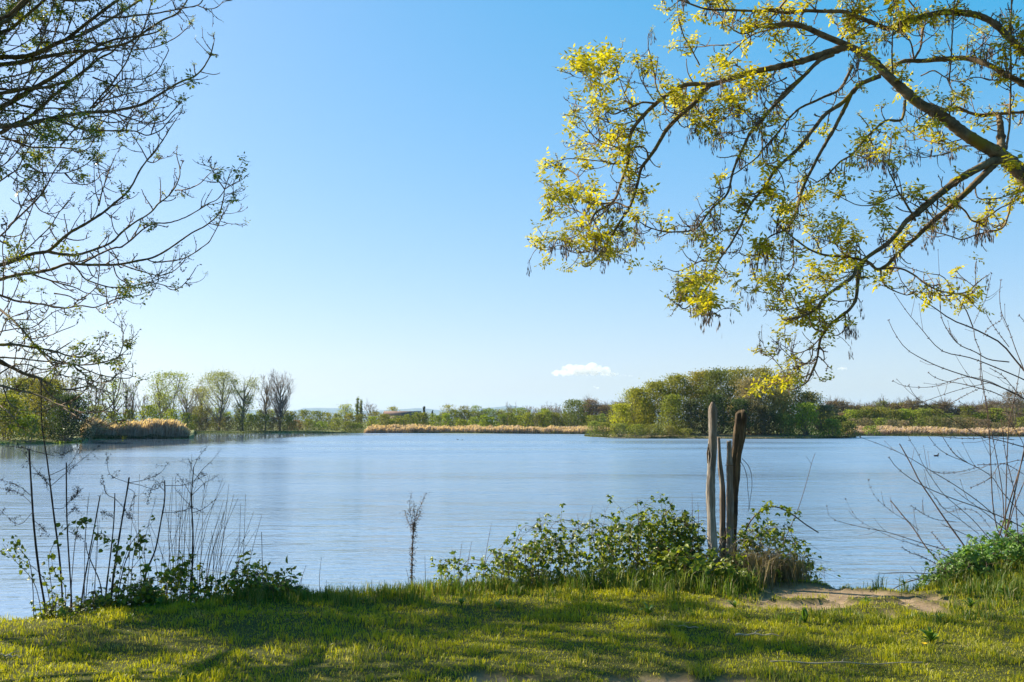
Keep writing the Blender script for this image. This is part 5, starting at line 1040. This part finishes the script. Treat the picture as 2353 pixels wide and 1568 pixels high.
rt = thing('dry_stalk', 'single thin dry stalk with forked pinkish tip against the water right of the posts', 'stalk', tuple(c2[0])); V, Q = tubes([c2], [r2], 5); obj('stem', V, Q, mat=M_SHOOT, parent=rt); V, Q = tubes([c3], [r3], 4); obj('side_stem', V, Q, mat=M_SHOOT, parent=rt)
for pts, lb in (([(590, 565), (640, 620), (665, 700), (668, 790), (655, 880), (648, 960)], 'thin vine hanging beside the leaning post'), ([(580, 590), (610, 640), (630, 720), (635, 800), (645, 900), (640, 980)], 'second thin vine, tight against the leaning post')):
    c, r = shoot(Ip, pts, 10.68, 5, 3, 2.09); tw = []; rg = np.random.default_rng(len(lb))
    V, Q = tubes([c], [r], 4); o_ = obj('vine', V, Q, mat=M_STEM); tag(o_, lb, 'vine')
# dry flower stalk on the bank in the middle
c, r = shoot(Jp, [(262, 900), (262, 800), (262, 650), (268, 500), (275, 400)], 9.9, 12, 8, 1.81, 14, ground=True)
rt = thing('flower_stalk', 'dried dark flower stalk forking into feathery seed heads, alone on the bank lip', 'stalk', tuple(c[0])); V, Q = tubes([c], [r], 5); obj('stem', V, Q, mat=M_STEM, parent=rt)
for pts in ([(275, 420), (255, 340), (245, 260), (258, 180)], [(275, 410), (290, 330), (330, 250), (355, 185)], [(270, 430), (235, 370), (215, 300)], [(275, 420), (280, 340), (270, 250)], [(275, 400), (310, 330), (320, 300)]):
    cc, rr_ = shoot(Jp, pts, 9.9, 4, 2, 1.81, 9); V, Q = tubes([cc], [rr_], 4); obj('seed_head', V, Q, mat=M_STEM, parent=rt)
    c = np.vstack([c, cc])
rg = np.random.default_rng(4); n = 1000; k = np.where(rg.uniform(size=1000) < .5, rg.integers(4, 14, 1000), rg.integers(14, len(c), 1000)); C = c[k] + rg.normal(size=(n, 3)) * [.016, .014, .012]; V, Q = leaf_quads(C, nrm(rdir(n, rg) + [0, 0, .5]), rdir(n, rg), rg.uniform(.012, .03, n), rg.uniform(.004, .010, n)); tag(obj('seed_husks', V, Q, mat=M_KEY, parent=rt), kind='stuff')
# ---- left cluster
LD = ([-50, 60, 150, 400, 700], [8.25, 8.35, 8.6, 9.35, 9.85])
POLES = [([(325, 1290), (270, 1000), (235, 700), (215, 400), (200, 155)], 19, 14, 'thickest dark dead stalk, leftmost, cut square at the top'),
         ([(440, 1230), (410, 900), (370, 600), (340, 350), (320, 200), (290, 0), (284, -180), (282, -330)], 17, 9, 'tallest dead stalk with drooping dry side sprays, second from the left'),
         ([(500, 1230), (475, 900), (460, 600), (457, 248)], 13, 11, 'straight vertical dead stalk, third from the left'),
         ([(555, 1200), (600, 960), (640, 750), (690, 475)], 13, 10, 'dead stalk leaning right, cut off below the middle of the water'),
         ([(720, 1190), (760, 900), (785, 650), (792, 460)], 14, 9, 'short upright dead stalk behind the leafy shoot'),
         ([(760, 1150), (800, 900), (840, 650), (880, 420), (890, 350)], 19, 12, 'thick dead stalk with a bushy dry spray at its top'),
         ([(800, 1240), (850, 980), (900, 850)], 10, 8, 'short dark stalk crossing the leafy shoot'),
         ([(960, 1130), (1010, 980), (1070, 850), (1110, 650), (1135, 500), (1135, 370)], 16, 10, 'curved dead stalk bending right then upright'),
         ([(1320, 1110), (1330, 750), (1320, 500), (1335, 280)], 17, 8, 'brown dead stalk with forked twiggy top, rightmost of the thick ones'),
         ([(720, 1110), (650, 980), (600, 860), (595, 800)], 10, 7, 'broken stick leaning left between the stalks'),
         ([(1810, 1150), (1808, 950), (1803, 727)], 6, 5, 'lone thin vertical stalk right of the stalk cluster')]
FROND = {0: [[(215, 470), (120, 400), (0, 365)], [(230, 560), (130, 660), (0, 575)], [(225, 520), (150, 460), (60, 430), (0, 425)], [(240, 640), (300, 700), (330, 760)], [(215, 290), (300, 330), (330, 440)]],
         1: [[(340, 300), (480, 240), (560, 110), (600, 40)], [(365, 430), (480, 320), (600, 210), (710, 115)], [(320, 200), (250, 180), (150, 150), (0, 130)], [(345, 400), (250, 300), (160, 170)], [(370, 560), (440, 560), (520, 470), (540, 450)], [(330, 220), (420, 220), (520, 150), (560, 130)]],
         2: [[(465, 520), (520, 480), (545, 440)], [(465, 640), (520, 560), (530, 600)], [(470, 720), (540, 760), (560, 770)]],
         4: [[(790, 480), (730, 450), (705, 350)], [(790, 500), (850, 560), (900, 640)], [(785, 640), (730, 600), (700, 590)]],
         5: [[(890, 370), (760, 320), (735, 190)], [(900, 360), (1000, 350), (1100, 320), (1155, 258)], [(895, 380), (980, 400), (1080, 430), (1130, 350)], [(885, 430), (930, 460), (900, 560), (890, 640)]],
         7: [[(1140, 400), (1260, 400), (1340, 370), (1430, 330)], [(1140, 590), (1250, 585), (1330, 560), (1415, 600)], [(1130, 450), (1060, 400), (1010, 530)]],
         8: [[(1335, 300), (1300, 220)], [(1335, 280), (1370, 210), (1440, 125)], [(1320, 480), (1260, 380), (1215, 320)], [(1320, 480), (1400, 400), (1480, 350), (1510, 330)], [(1325, 560), (1250, 480), (1200, 420)], [(1335, 400), (1400, 300), (1460, 240), (1525, 155)], [(1320, 600), (1400, 570), (1500, 490)], [(1330, 300), (1400, 380), (1410, 440)]]}
rg = np.random.default_rng(8)
for i, (pts, w0, w1, lb) in enumerate(POLES):
    c, r = shoot(Hp, pts, LD, w0 * .85, w1 * .8, 1.838, 22, ground=True, d1=rg.normal() * .1); r = r * (1 + .08 * rg.normal(size=22)); rt = thing('dead_stalk', lb, 'stalk', tuple(c[0]), 'dead stalks at the left of the bank')
    V, Q = tubes([c], [r], 7); obj('stem', V, Q, mat=M_STEM, parent=rt, smooth=True); bits = []
    for f_ in FROND.get(i, []):
        cc, rr_ = shoot(Hp, f_, float(c[11][1]), 4.5, 2, 1.838, 14, d1=rg.normal() * .12)
        j = np.linalg.norm(c - cc[0], axis=1).argmin(); cc += (c[j] - cc[0]) * np.linspace(1, 0, 14)[:, None]; V, Q = tubes([cc], [rr_], 4); obj('side_stem', V, Q, mat=M_STEM, parent=rt); bits.append(cc[5:] if i not in (8,) else cc[9:])
        for q in range(5):
            k = rg.integers(4, 13); e = cc[k] + nrm(rg.normal(size=3) + [0, 0, -.2]) * rg.uniform(.03, .09); s_ = spline([cc[k], (cc[k] + e) / 2 + [0, 0, .01], e], 4); V, Q = tubes([s_], [np.linspace(.0012, .0007, 4)], 3); obj('twig', V, Q, mat=M_STEM, parent=rt); bits.append(s_)
    if bits:
        b = np.vstack(bits); n = len(b) * (4 if i != 8 else 1); k = rg.integers(0, len(b), n); C = b[k] + rg.normal(size=(n, 3)) * .009; V, Q = leaf_quads(C, nrm(rdir(n, rg) + [0, 0, -.5]), rdir(n, rg), rg.uniform(.010, .024, n), rg.uniform(.003, .008, n)); tag(obj('withered_leaves', V, Q, mat=M_STEM, parent=rt), kind='stuff')
# fine dry stems to the right of the stalks (a mass nobody could count)
TOP = [(1220, 320), (1300, 350), (1350, 160), (1400, 300), (1500, 340), (1590, 360), (1650, 400), (1608, 460), (1575, 540), (1530, 610), (1745, 560), (1600, 740), (970, 320), (1190, 340), (1090, 450), (1505, 500), (1740, 680), (1420, 640), (1260, 460), (1040, 600), (920, 560), (1680, 800), (1455, 700), (600, 450), (660, 520), (1375, 420), (1240, 620), (1560, 800), (1130, 760)]
st, rr = [], []
for (x, y) in TOP * 2:
    x += rg.normal() * 28; y += abs(rg.normal()) * 60; bx = x * .72 + 1400 * .22 + rg.normal() * 60 if x > 850 else x - 30; by = 1130; mx_ = (x + bx) / 2 + rg.normal() * 22
    c, r = shoot(Hp, [(bx, by + 40), (mx_ - (x - bx) * .12, (y + by) / 2), (x, y)], LD, 4.5, 2.2, 1.838, 12, ground=True, d1=rg.normal() * .25); st.append(c); rr.append(r)
    if rg.random() < .5:
        k = rg.integers(5, 11); e = c[k] + np.array([rg.normal() * .08, rg.normal() * .04, rg.uniform(.03, .14)]); st.append(spline([c[k], (c[k] + e) / 2 + [rg.normal() * .01, 0, 0], e], 12)); rr.append(np.linspace(.0014, .0008, 12))
V, Q = tubes(np.array(st), np.array(rr), 4); tag(obj('dry_grass_stems', V, Q, mat=M_SHOOT), 'fan of fine dry upright stems right of the dead stalks', 'stems', kind='stuff')
# leafy shoots in the left cluster
def leafy(name, label, cat, paths, fn, s, D, meshes, mat, per, sc, seed, spread=.02, limit=300, w=6, group=None, ground=True, twig=0):
    rg = np.random.default_rng(seed); cs = []
    for p in paths: cs.append(shoot(fn, p, D, w, 2.2, s, 16, ground=ground, d1=rg.normal() * .1))
    rt = thing(name, label, cat, tuple(cs[0][0][0]), group); pos = []
    for c, r in cs:
        V, Q = tubes([c], [r], 5); obj('stem', V, Q, mat=M_SHOOT, parent=rt, smooth=True)
        k = rg.uniform(3, 15, per); ki = k.astype(int).clip(0, 14); fr = (k - ki)[:, None]; pos.append(c[ki] * (1 - fr) + c[ki + 1] * fr + rg.normal(size=(per, 3)) * spread)
    pos = np.vstack(pos); n = len(pos); fit(rt, None, 'leaf', meshes, mat, leafR(n, rg, .35), pos, rg.uniform(*sc, n), limit, seed); return rt
G1 = 'leafy shoots among the dead stalks'
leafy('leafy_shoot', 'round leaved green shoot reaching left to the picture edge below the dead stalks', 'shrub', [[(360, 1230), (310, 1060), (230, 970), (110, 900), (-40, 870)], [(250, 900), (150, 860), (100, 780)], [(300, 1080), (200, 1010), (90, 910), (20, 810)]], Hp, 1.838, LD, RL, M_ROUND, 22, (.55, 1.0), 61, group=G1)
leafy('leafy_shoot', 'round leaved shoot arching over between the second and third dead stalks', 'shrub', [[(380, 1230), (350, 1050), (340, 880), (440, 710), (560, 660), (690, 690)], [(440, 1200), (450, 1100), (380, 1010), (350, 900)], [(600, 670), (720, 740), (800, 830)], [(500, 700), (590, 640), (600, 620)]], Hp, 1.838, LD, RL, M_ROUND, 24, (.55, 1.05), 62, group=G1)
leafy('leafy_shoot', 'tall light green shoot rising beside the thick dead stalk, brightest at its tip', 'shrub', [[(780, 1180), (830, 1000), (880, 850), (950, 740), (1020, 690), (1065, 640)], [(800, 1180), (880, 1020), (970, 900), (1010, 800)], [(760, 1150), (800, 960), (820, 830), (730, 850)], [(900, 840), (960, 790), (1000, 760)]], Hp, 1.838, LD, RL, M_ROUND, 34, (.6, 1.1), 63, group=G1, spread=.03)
leafy('leafy_shoot', 'dark green leafy shoot left of the forked brown stalk', 'shrub', [[(1180, 1130), (1190, 1040), (1240, 900)], [(1200, 1130), (1250, 1020), (1310, 920)], [(1130, 1130), (1150, 1040), (1160, 980)], [(1100, 1140), (1180, 1080), (1290, 1000)]], Hp, 1.838, LD, BL, M_BRAM, 26, (.6, 1.0), 64, group=G1, spread=.03)
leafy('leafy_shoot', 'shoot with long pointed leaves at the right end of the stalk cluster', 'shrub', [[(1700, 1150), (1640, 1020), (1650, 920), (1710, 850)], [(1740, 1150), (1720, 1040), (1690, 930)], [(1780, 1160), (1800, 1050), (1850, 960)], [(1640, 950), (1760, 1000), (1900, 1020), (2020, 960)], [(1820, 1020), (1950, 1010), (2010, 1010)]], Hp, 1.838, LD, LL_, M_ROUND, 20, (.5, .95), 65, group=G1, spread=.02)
bramble('bramble_bush', 'low dark bramble cover at the foot of the left dead stalks', 'bush', [(140, 1402), (165, 1378), (200, 1362), (240, 1352), (280, 1345), (330, 1335), (370, 1330)], 8.95, 26, 14, 56, fill=700, sc=(.6, 1.05), depth=.5, group='brambles on the bank')
bramble('bramble_bush', 'low dark bramble cover below the forked brown stalk', 'bush', [(350, 1330), (390, 1312), (430, 1300), (480, 1302), (540, 1310), (590, 1325), (640, 1332), (690, 1350)], 9.5, 30, 14, 57, fill=800, sc=(.6, 1.05), depth=.4, group='brambles on the bank')
bramble('bramble_bush', 'thin dark spray of bramble hanging down the bank at the far left stalk foot', 'bush', [(85, 1415), (105, 1402), (130, 1396), (160, 1400)], 8.45, 10, 12, 58, fill=60, sc=(.5, .9), depth=.3, group='brambles on the bank')
# ---- bare shrub at the right
SHR = [(RF, 1.96, [(2060, 1640), (1960, 1560), (1850, 1500), (1700, 1440), (1560, 1400), (1350, 1330), (1200, 1260), (1090, 1190), (1010, 1080), (965, 985)], 11, 4), (RF, 1.96, [(2100, 1520), (2000, 1400), (1900, 1280), (1800, 1160), (1700, 1100), (1580, 1040), (1430, 980), (1300, 890), (1180, 810), (1080, 730), (1030, 620), (1010, 500), (990, 450)], 15, 5),
       (RF, 1.96, [(1585, 1035), (1530, 900), (1470, 820), (1400, 700), (1340, 650), (1260, 640), (1100, 590), (1030, 530)], 10, 4), (RF, 1.96, [(1850, 1290), (1700, 1270), (1600, 1215), (1480, 1160), (1400, 1060), (1350, 950), (1340, 800)], 9, 4),
       (RF, 1.96, [(2060, 1480), (1960, 1420), (1800, 1350), (1600, 1270), (1480, 1240), (1380, 1220), (1300, 1160), (1200, 1040), (1130, 960), (1070, 880), (1010, 790)], 10, 4), (RF, 1.96, [(2000, 1480), (1960, 1350), (1900, 1200), (1840, 1030), (1795, 930), (1780, 800), (1790, 690)], 8, 4),
       (RF, 1.96, [(1850, 1180), (1760, 1060), (1700, 970), (1670, 900)], 6, 4), (RF, 1.96, [(1900, 1530), (1700, 1430), (1550, 1400), (1450, 1420), (1300, 1470), (1150, 1475), (1060, 1460), (1000, 1430)], 7, 3), (RF, 1.96, [(1800, 1540), (1700, 1500), (1500, 1450), (1380, 1430), (1300, 1400), (1260, 1370)], 7, 4),
       (RF, 1.96, [(1590, 1010), (1640, 900), (1680, 820), (1720, 640)], 4, 3), (RF, 1.96, [(2040, 1080), (1980, 1010), (1925, 950)], 6, 4), (RF, 1.96, [(1480, 1160), (1420, 1080), (1412, 1050)], 5, 3), (RF, 1.96, [(1590, 1040), (1600, 1120), (1640, 1230), (1640, 1400), (1680, 1560)], 6, 4), (RF, 1.96, [(1660, 1100), (1700, 1040), (1790, 980), (1790, 930)], 4, 3),
       (Gp, 2.24, [(1700, 1380), (1660, 1320), (1620, 1100), (1600, 700), (1580, 400), (1540, 100), (1520, -80)], 10, 5), (Gp, 2.24, [(1760, 1380), (1720, 1300), (1700, 1000), (1650, 700), (1600, 450), (1560, 200)], 10, 5), (Gp, 2.24, [(1740, 1380), (1725, 1310), (1740, 700), (1760, 400), (1810, 180), (1850, -60)], 10, 5), (Gp, 2.24, [(1840, 1380), (1830, 1340), (1800, 1000), (1730, 700), (1690, 400)], 9, 5), (Gp, 2.24, [(1740, 1330), (1800, 1120), (1880, 920), (1960, 700)], 9, 7),
       (Gp, 2.24, [(1480, 1600), (1400, 1480), (1200, 1200), (1100, 1050), (1000, 900), (940, 780), (880, 670), (840, 600)], 15, 9), (Gp, 2.24, [(1980, 1350), (1880, 1300), (1700, 1210), (1500, 1130), (1300, 1060), (1150, 1000), (1000, 930), (880, 850), (800, 780), (750, 710)], 9, 5), (Gp, 2.24, [(1700, 1500), (1600, 1400), (1450, 1230), (1300, 1100), (1200, 1010), (1100, 870), (1030, 760), (980, 650), (920, 560), (880, 430)], 7, 3),
       (Gp, 2.24, [(1950, 1290), (1880, 1200), (1700, 1000), (1600, 860), (1400, 750), (1250, 690), (1150, 620), (1080, 530), (1060, 500)], 8, 4), (Gp, 2.24, [(1980, 640), (1880, 620), (1700, 570), (1500, 520), (1300, 400), (1130, 300), (1020, 240), (950, 170), (915, 105)], 9, 4), (Gp, 2.24, [(1800, 560), (1600, 540), (1450, 550), (1250, 540), (1100, 510), (1000, 440), (930, 380)], 6, 3), (Gp, 2.24, [(1640, 1200), (1500, 1080), (1300, 940), (1100, 820), (900, 700), (700, 610), (510, 540)], 8, 3),
       (Gp, 2.24, [(1100, 820), (1200, 840), (1330, 830), (1500, 790)], 5, 4), (Gp, 2.24, [(1500, 1600), (1200, 1480), (1000, 1420), (750, 1340), (550, 1300), (380, 1260), (255, 1215), (225, 1120)], 9, 2.5), (Gp, 2.24, [(1400, 1600), (1000, 1450), (800, 1390), (650, 1320), (500, 1240), (430, 1150), (385, 1060)], 5, 2), (Gp, 2.24, [(1200, 1640), (1150, 1568), (1050, 1450), (950, 1300), (850, 1180), (765, 1075)], 12, 8),
       (Gp, 2.24, [(1000, 1320), (900, 1240), (780, 1170), (650, 1060), (590, 960), (575, 900)], 4, 2), (Gp, 2.24, [(1180, 1620), (1080, 1568), (1000, 1530), (930, 1510), (860, 1465)], 7, 5), (Gp, 2.24, [(1310, 1250), (1150, 1230), (1050, 1190), (935, 1115)], 5, 4), (Gp, 2.24, [(1250, 1510), (1200, 1450), (1150, 1390), (1110, 1340)], 6, 5), (Gp, 2.24, [(1980, 1560), (1880, 1450), (1650, 1250), (1500, 1130), (1400, 1060), (1300, 980)], 8, 4),
       (Gp, 2.24, [(1400, 750), (1300, 680), (1220, 570), (1170, 480)], 7, 4), (Gp, 2.24, [(1980, 360), (1880, 350), (1650, 310), (1500, 300), (1370, 290), (1130, 260)], 6, 4), (Gp, 2.24, [(860, 270), (1000, 250), (1150, 200), (1300, 150), (1450, 110), (1600, 80)], 4, 5), (Gp, 2.24, [(1270, 250), (1400, 180), (1500, 130)], 5, 4), (Gp, 2.24, [(1900, 860), (1700, 760), (1600, 880), (1440, 960)], 5, 4), (Gp, 2.24, [(1600, 1300), (1500, 1180), (1390, 1140), (1195, 1180)], 4, 3),
       (Gp, 2.24, [(1950, 760), (1850, 730), (1700, 760), (1500, 770)], 6, 5), (Gp, 2.24, [(1880, 640), (1860, 560), (1700, 350), (1500, 330), (1340, 240)], 6, 4), (Gp, 2.24, [(1980, 250), (1860, 200), (1790, 120), (1700, 20), (1600, -40)], 8, 5), (Gp, 2.24, [(1500, 1350), (1330, 1220), (1200, 1130), (1110, 1010), (1060, 960)], 5, 4), (Gp, 2.24, [(1400, 1360), (1240, 1290), (1195, 1270)], 5, 4)]
rg = np.random.default_rng(12); SP3 = []
for fn, s, pts, w0, w1 in SHR:
    n = 20; c, r = shoot(fn, pts, 10.7 + rg.normal() * .35, w0, w1, s, n, d1=rg.normal() * .25); SP3.append((c, r))
rt = thing('bare_shrub', 'leafless shrub at the right edge with long thin arching shoots and small paired buds', 'shrub', (5.05, 10.9, gz(5.05, 10.9)))
bd, bdd = [], []
for (c, r) in SP3:
    V, Q = tubes([c], [r], 6); obj('shoot', V, Q, mat=M_SHOOT, parent=rt, smooth=True)
    T_ = nrm(np.gradient(c, axis=0)); L_ = np.linalg.norm(c[-1] - c[0])
    for k in range(3, 20, 2):
        sd_ = nrm(np.cross(T_[k], rg.normal(size=3)))
        for q in (-1, 1): bd.append(c[k] + sd_ * q * .006); bdd.append(nrm(sd_ * q + T_[k] * 1.2))
    bd.append(c[-1]); bdd.append(T_[-1])
    if L_ > .5:
        for q in range(2):
            k = rg.integers(6, 18); d = nrm(T_[k] + rdir(1, rg)[0] * .8 + [0, 0, .25]); e = c[k] + d * rg.uniform(.12, .35); s_ = spline([c[k], (c[k] + e) / 2 + [0, 0, -.015], e], 8); V, Q = tubes([s_], [np.linspace(.0024, .0016, 8)], 5); obj('side_shoot', V, Q, mat=M_SHOOT, parent=rt); bd.append(e); bdd.append(d)
bd, bdd = np.array(bd), np.array(bdd); n = len(bd); V0, T0 = ico(1); V, Q, T = scatter(V0 * [.0028, .0028, .009], None, T0, rotmats(bdd, rg), bd + bdd * .006, rg.uniform(.8, 1.5, n)); tag(obj('buds', V, None, T, mat=M_SHOOT, parent=rt), kind='stuff')
# crown of roots linking the shoots to the ground
c = [spline([(5.05 + .12 * k, 10.9, gz(5.0, 10.9) - .05), (5.1 + .1 * k, 10.85, gz(5.0, 10.9) + .15), SP3[i][0][0]], 8) for k, i in enumerate((0, 4, 15, 17))]; V, Q = tubes(np.array(c), np.broadcast_to(np.linspace(.010, .005, 8), (len(c), 8)), 6); obj('rootstock', V, Q, mat=M_SHOOT, parent=rt, smooth=True)
# fallen branch lying at the bank edge
fb_ = [shoot(K2, [(250, 1180), (400, 1110), (500, 1080), (650, 1050), (850, 1000), (1050, 940), (1300, 870), (1560, 850)], 10.35, 14, 26, 3.92, 20), shoot(K2, [(830, 1000), (600, 980), (400, 970), (200, 975), (0, 990), (-60, 992)], 10.35, 13, 7, 3.92, 16), shoot(K2, [(350, 1130), (290, 1090), (225, 1055)], 10.35, 9, 6, 3.92, 6), shoot(K2, [(540, 965), (480, 920), (440, 865)], 10.35, 6, 4, 3.92, 6), shoot(K2, [(340, 985), (330, 1020), (295, 1070)], 10.35, 4, 3, 3.92, 6), shoot(K2, [(620, 985), (600, 1020), (590, 1050)], 10.35, 4, 3, 3.92, 6), shoot(K2, [(250, 1180), (120, 1260), (60, 1310)], 10.3, 14, 8, 3.92, 8)]
rt = thing('fallen_branch', 'bare fallen branch lying along the water edge beside the sand, with a long forked twig', 'branch', tuple(fb_[0][0][0]))
for k, (c, r) in enumerate(fb_): V, Q = tubes([c], [r], 6); obj('limb' if k == 0 else 'twig', V, Q, mat=M_SHOOT, parent=rt, smooth=True)
# cow parsley and leafy growth at the right edge, small light shoot left of it
M_PARS = leaf_mat('parsley_leaf', [(.05, .12, .03), (.09, .19, .035), (.17, .28, .05), (.12, .22, .06)], .4, .4)
bramble('parsley_clump', 'dense clump of lobed green leaves under the bare shrub at the right edge', 'plant', [(2170, 1290), (2195, 1265), (2220, 1240), (2260, 1228), (2300, 1218), (2350, 1222), (2420, 1230)], 10.5, 34, 12, 71, meshes=PL, mat=M_PARS, fill=700, sc=(.6, 1.1), depth=.8)
bramble('parsley_clump', 'lower light green leafy growth spilling left below the bare shrub', 'plant', [(2100, 1325), (2130, 1305), (2160, 1298), (2200, 1290), (2250, 1290), (2300, 1300)], 10.25, 22, 10, 72, meshes=PL, mat=M_WEED, fill=320, sc=(.5, .9), depth=.5)
leafy('leafy_shoot', 'small shoot with bright pointed leaves standing before the bare shrub by the water', 'shrub', [[(960, 960), (880, 800), (800, 700), (700, 650)], [(1000, 960), (900, 800), (830, 620)], [(940, 960), (880, 880), (800, 890)], [(980, 960), (960, 850), (1040, 760)]], K2, 3.92, 10.45, LL_, M_WEED, 8, (.45, .85), 73, w=10, spread=.012, group=None)
bramble('dry_thicket', 'tangle of dry brown stems behind and right of the posts', 'bush', [(1660, 1240), (1690, 1225), (1730, 1235), (1765, 1250), (1800, 1275), (1830, 1305)], 10.6, 44, 1, 74, mat=M_DRY, fill=0, smat=M_STICK, cr=.0028, depth=.6)
# ------------------------------------------------------------------ water birds
def bird(u, v, s, label, face=1):
    p = onwater(u, v); rt = thing('duck', label, 'duck', tuple(p)); V0, T0 = ico(3); M_B = M_STEM
    x, y, z = V0[:, 0], V0[:, 1], V0[:, 2]; t = (x + 1) / 2
    V = np.stack([x * .19 * s, y * .085 * s * (1 - .25 * t ** 3), (z * .062 + .045 + np.where(x < -.55, (-.55 - x) * .10, 0)) * s], -1)
    # neck and head are drawn out of the same skin
    w = sst(.45, .85, x) * sst(-.1, .5, z); V[:, 2] += w * .15 * s; V[:, 0] += w * .02 * s; V[:, 0] *= face; obj('body', V, None, T0 if face > 0 else T0[:, ::-1], mat=M_B, parent=rt, smooth=True, loc=(0, 0, 0))
    c = np.array([[.13, 0, .06], [.165, 0, .12], [.175, 0, .17], [.175, 0, .2]]) * s; c[:, 0] *= face; V, Q = tubes([c], [np.array([.045, .026, .022, .02]) * s], 8); obj('neck', V, Q, mat=M_B, parent=rt, smooth=True, loc=(0, 0, 0))
    V = V0 * np.array([.042, .028, .03]) * s + np.array([.187 * face, 0, .208]) * s; obj('head', V, None, T0, mat=M_B, parent=rt, smooth=True, loc=(0, 0, 0))
    c = np.array([[.215, 0, .205], [.24, 0, .2], [.265, 0, .197]]) * s; c[:, 0] *= face; V, Q = tubes([c], [np.array([.014, .011, .005]) * s], 6); obj('bill', V, Q, mat=M_STICK, parent=rt, loc=(0, 0, 0))
bird(2151, 1049, 1.0, 'dark duck swimming on the water behind the bare shrub')
bird(1052, 1011, .7, 'tiny dark duck far out on the water below the middle reeds', -1)
bird(1062, 1012, .6, 'second tiny duck right beside the far out one')
bird(1492, 1003, .9, 'tiny bird on the water just off the left end of the island')

st, rr = [], []
for fn, s, a, b_, D in [(Jp, 1.81, (570, 760), (603, 510), 9.9), (Jp, 1.81, (740, 640), (802, 385), 10.0), (Jp, 1.81, (356, 800), (350, 605), 9.85), (Jp, 1.81, (630, 740), (668, 510), 9.9), (Jp, 1.81, (1470, 420), (1490, 260), 10.4), (Jp, 1.81, (1385, 420), (1387, 315), 10.4), (Jp, 1.81, (2165, 380), (2163, 175), 10.6), (Jp, 1.81, (2200, 420), (2202, 240), 10.6), (Jp, 1.81, (240, 800), (220, 690), 9.85), (Jp, 1.81, (980, 640), (1000, 470), 10.1), (Jp, 1.81, (1800, 330), (1790, 215), 10.4),
                      (Hp, 1.838, (2040, 1150), (2085, 1020), 9.8), (Hp, 1.838, (2030, 1150), (2110, 955), 9.8), (Hp, 1.838, (2205, 1170), (2215, 900), 9.85), (Hp, 1.838, (2230, 1170), (2250, 1060), 9.85), (Hp, 1.838, (2080, 1170), (2185, 1125), 9.85)]:
    m_ = ((a[0] + b_[0]) / 2 + rg.normal() * 6, (a[1] + b_[1]) / 2); c, r = shoot(fn, [a, m_, b_], D, 4.5, 2, s, 10, ground=True); st.append(c); rr.append(r)
V, Q = tubes(np.array(st), np.array(rr), 4); tag(obj('dry_grass_stems', V, Q, mat=M_SHOOT), 'few thin dry stems sticking up along the bank lip and out of the brambles', 'stems', kind='stuff')
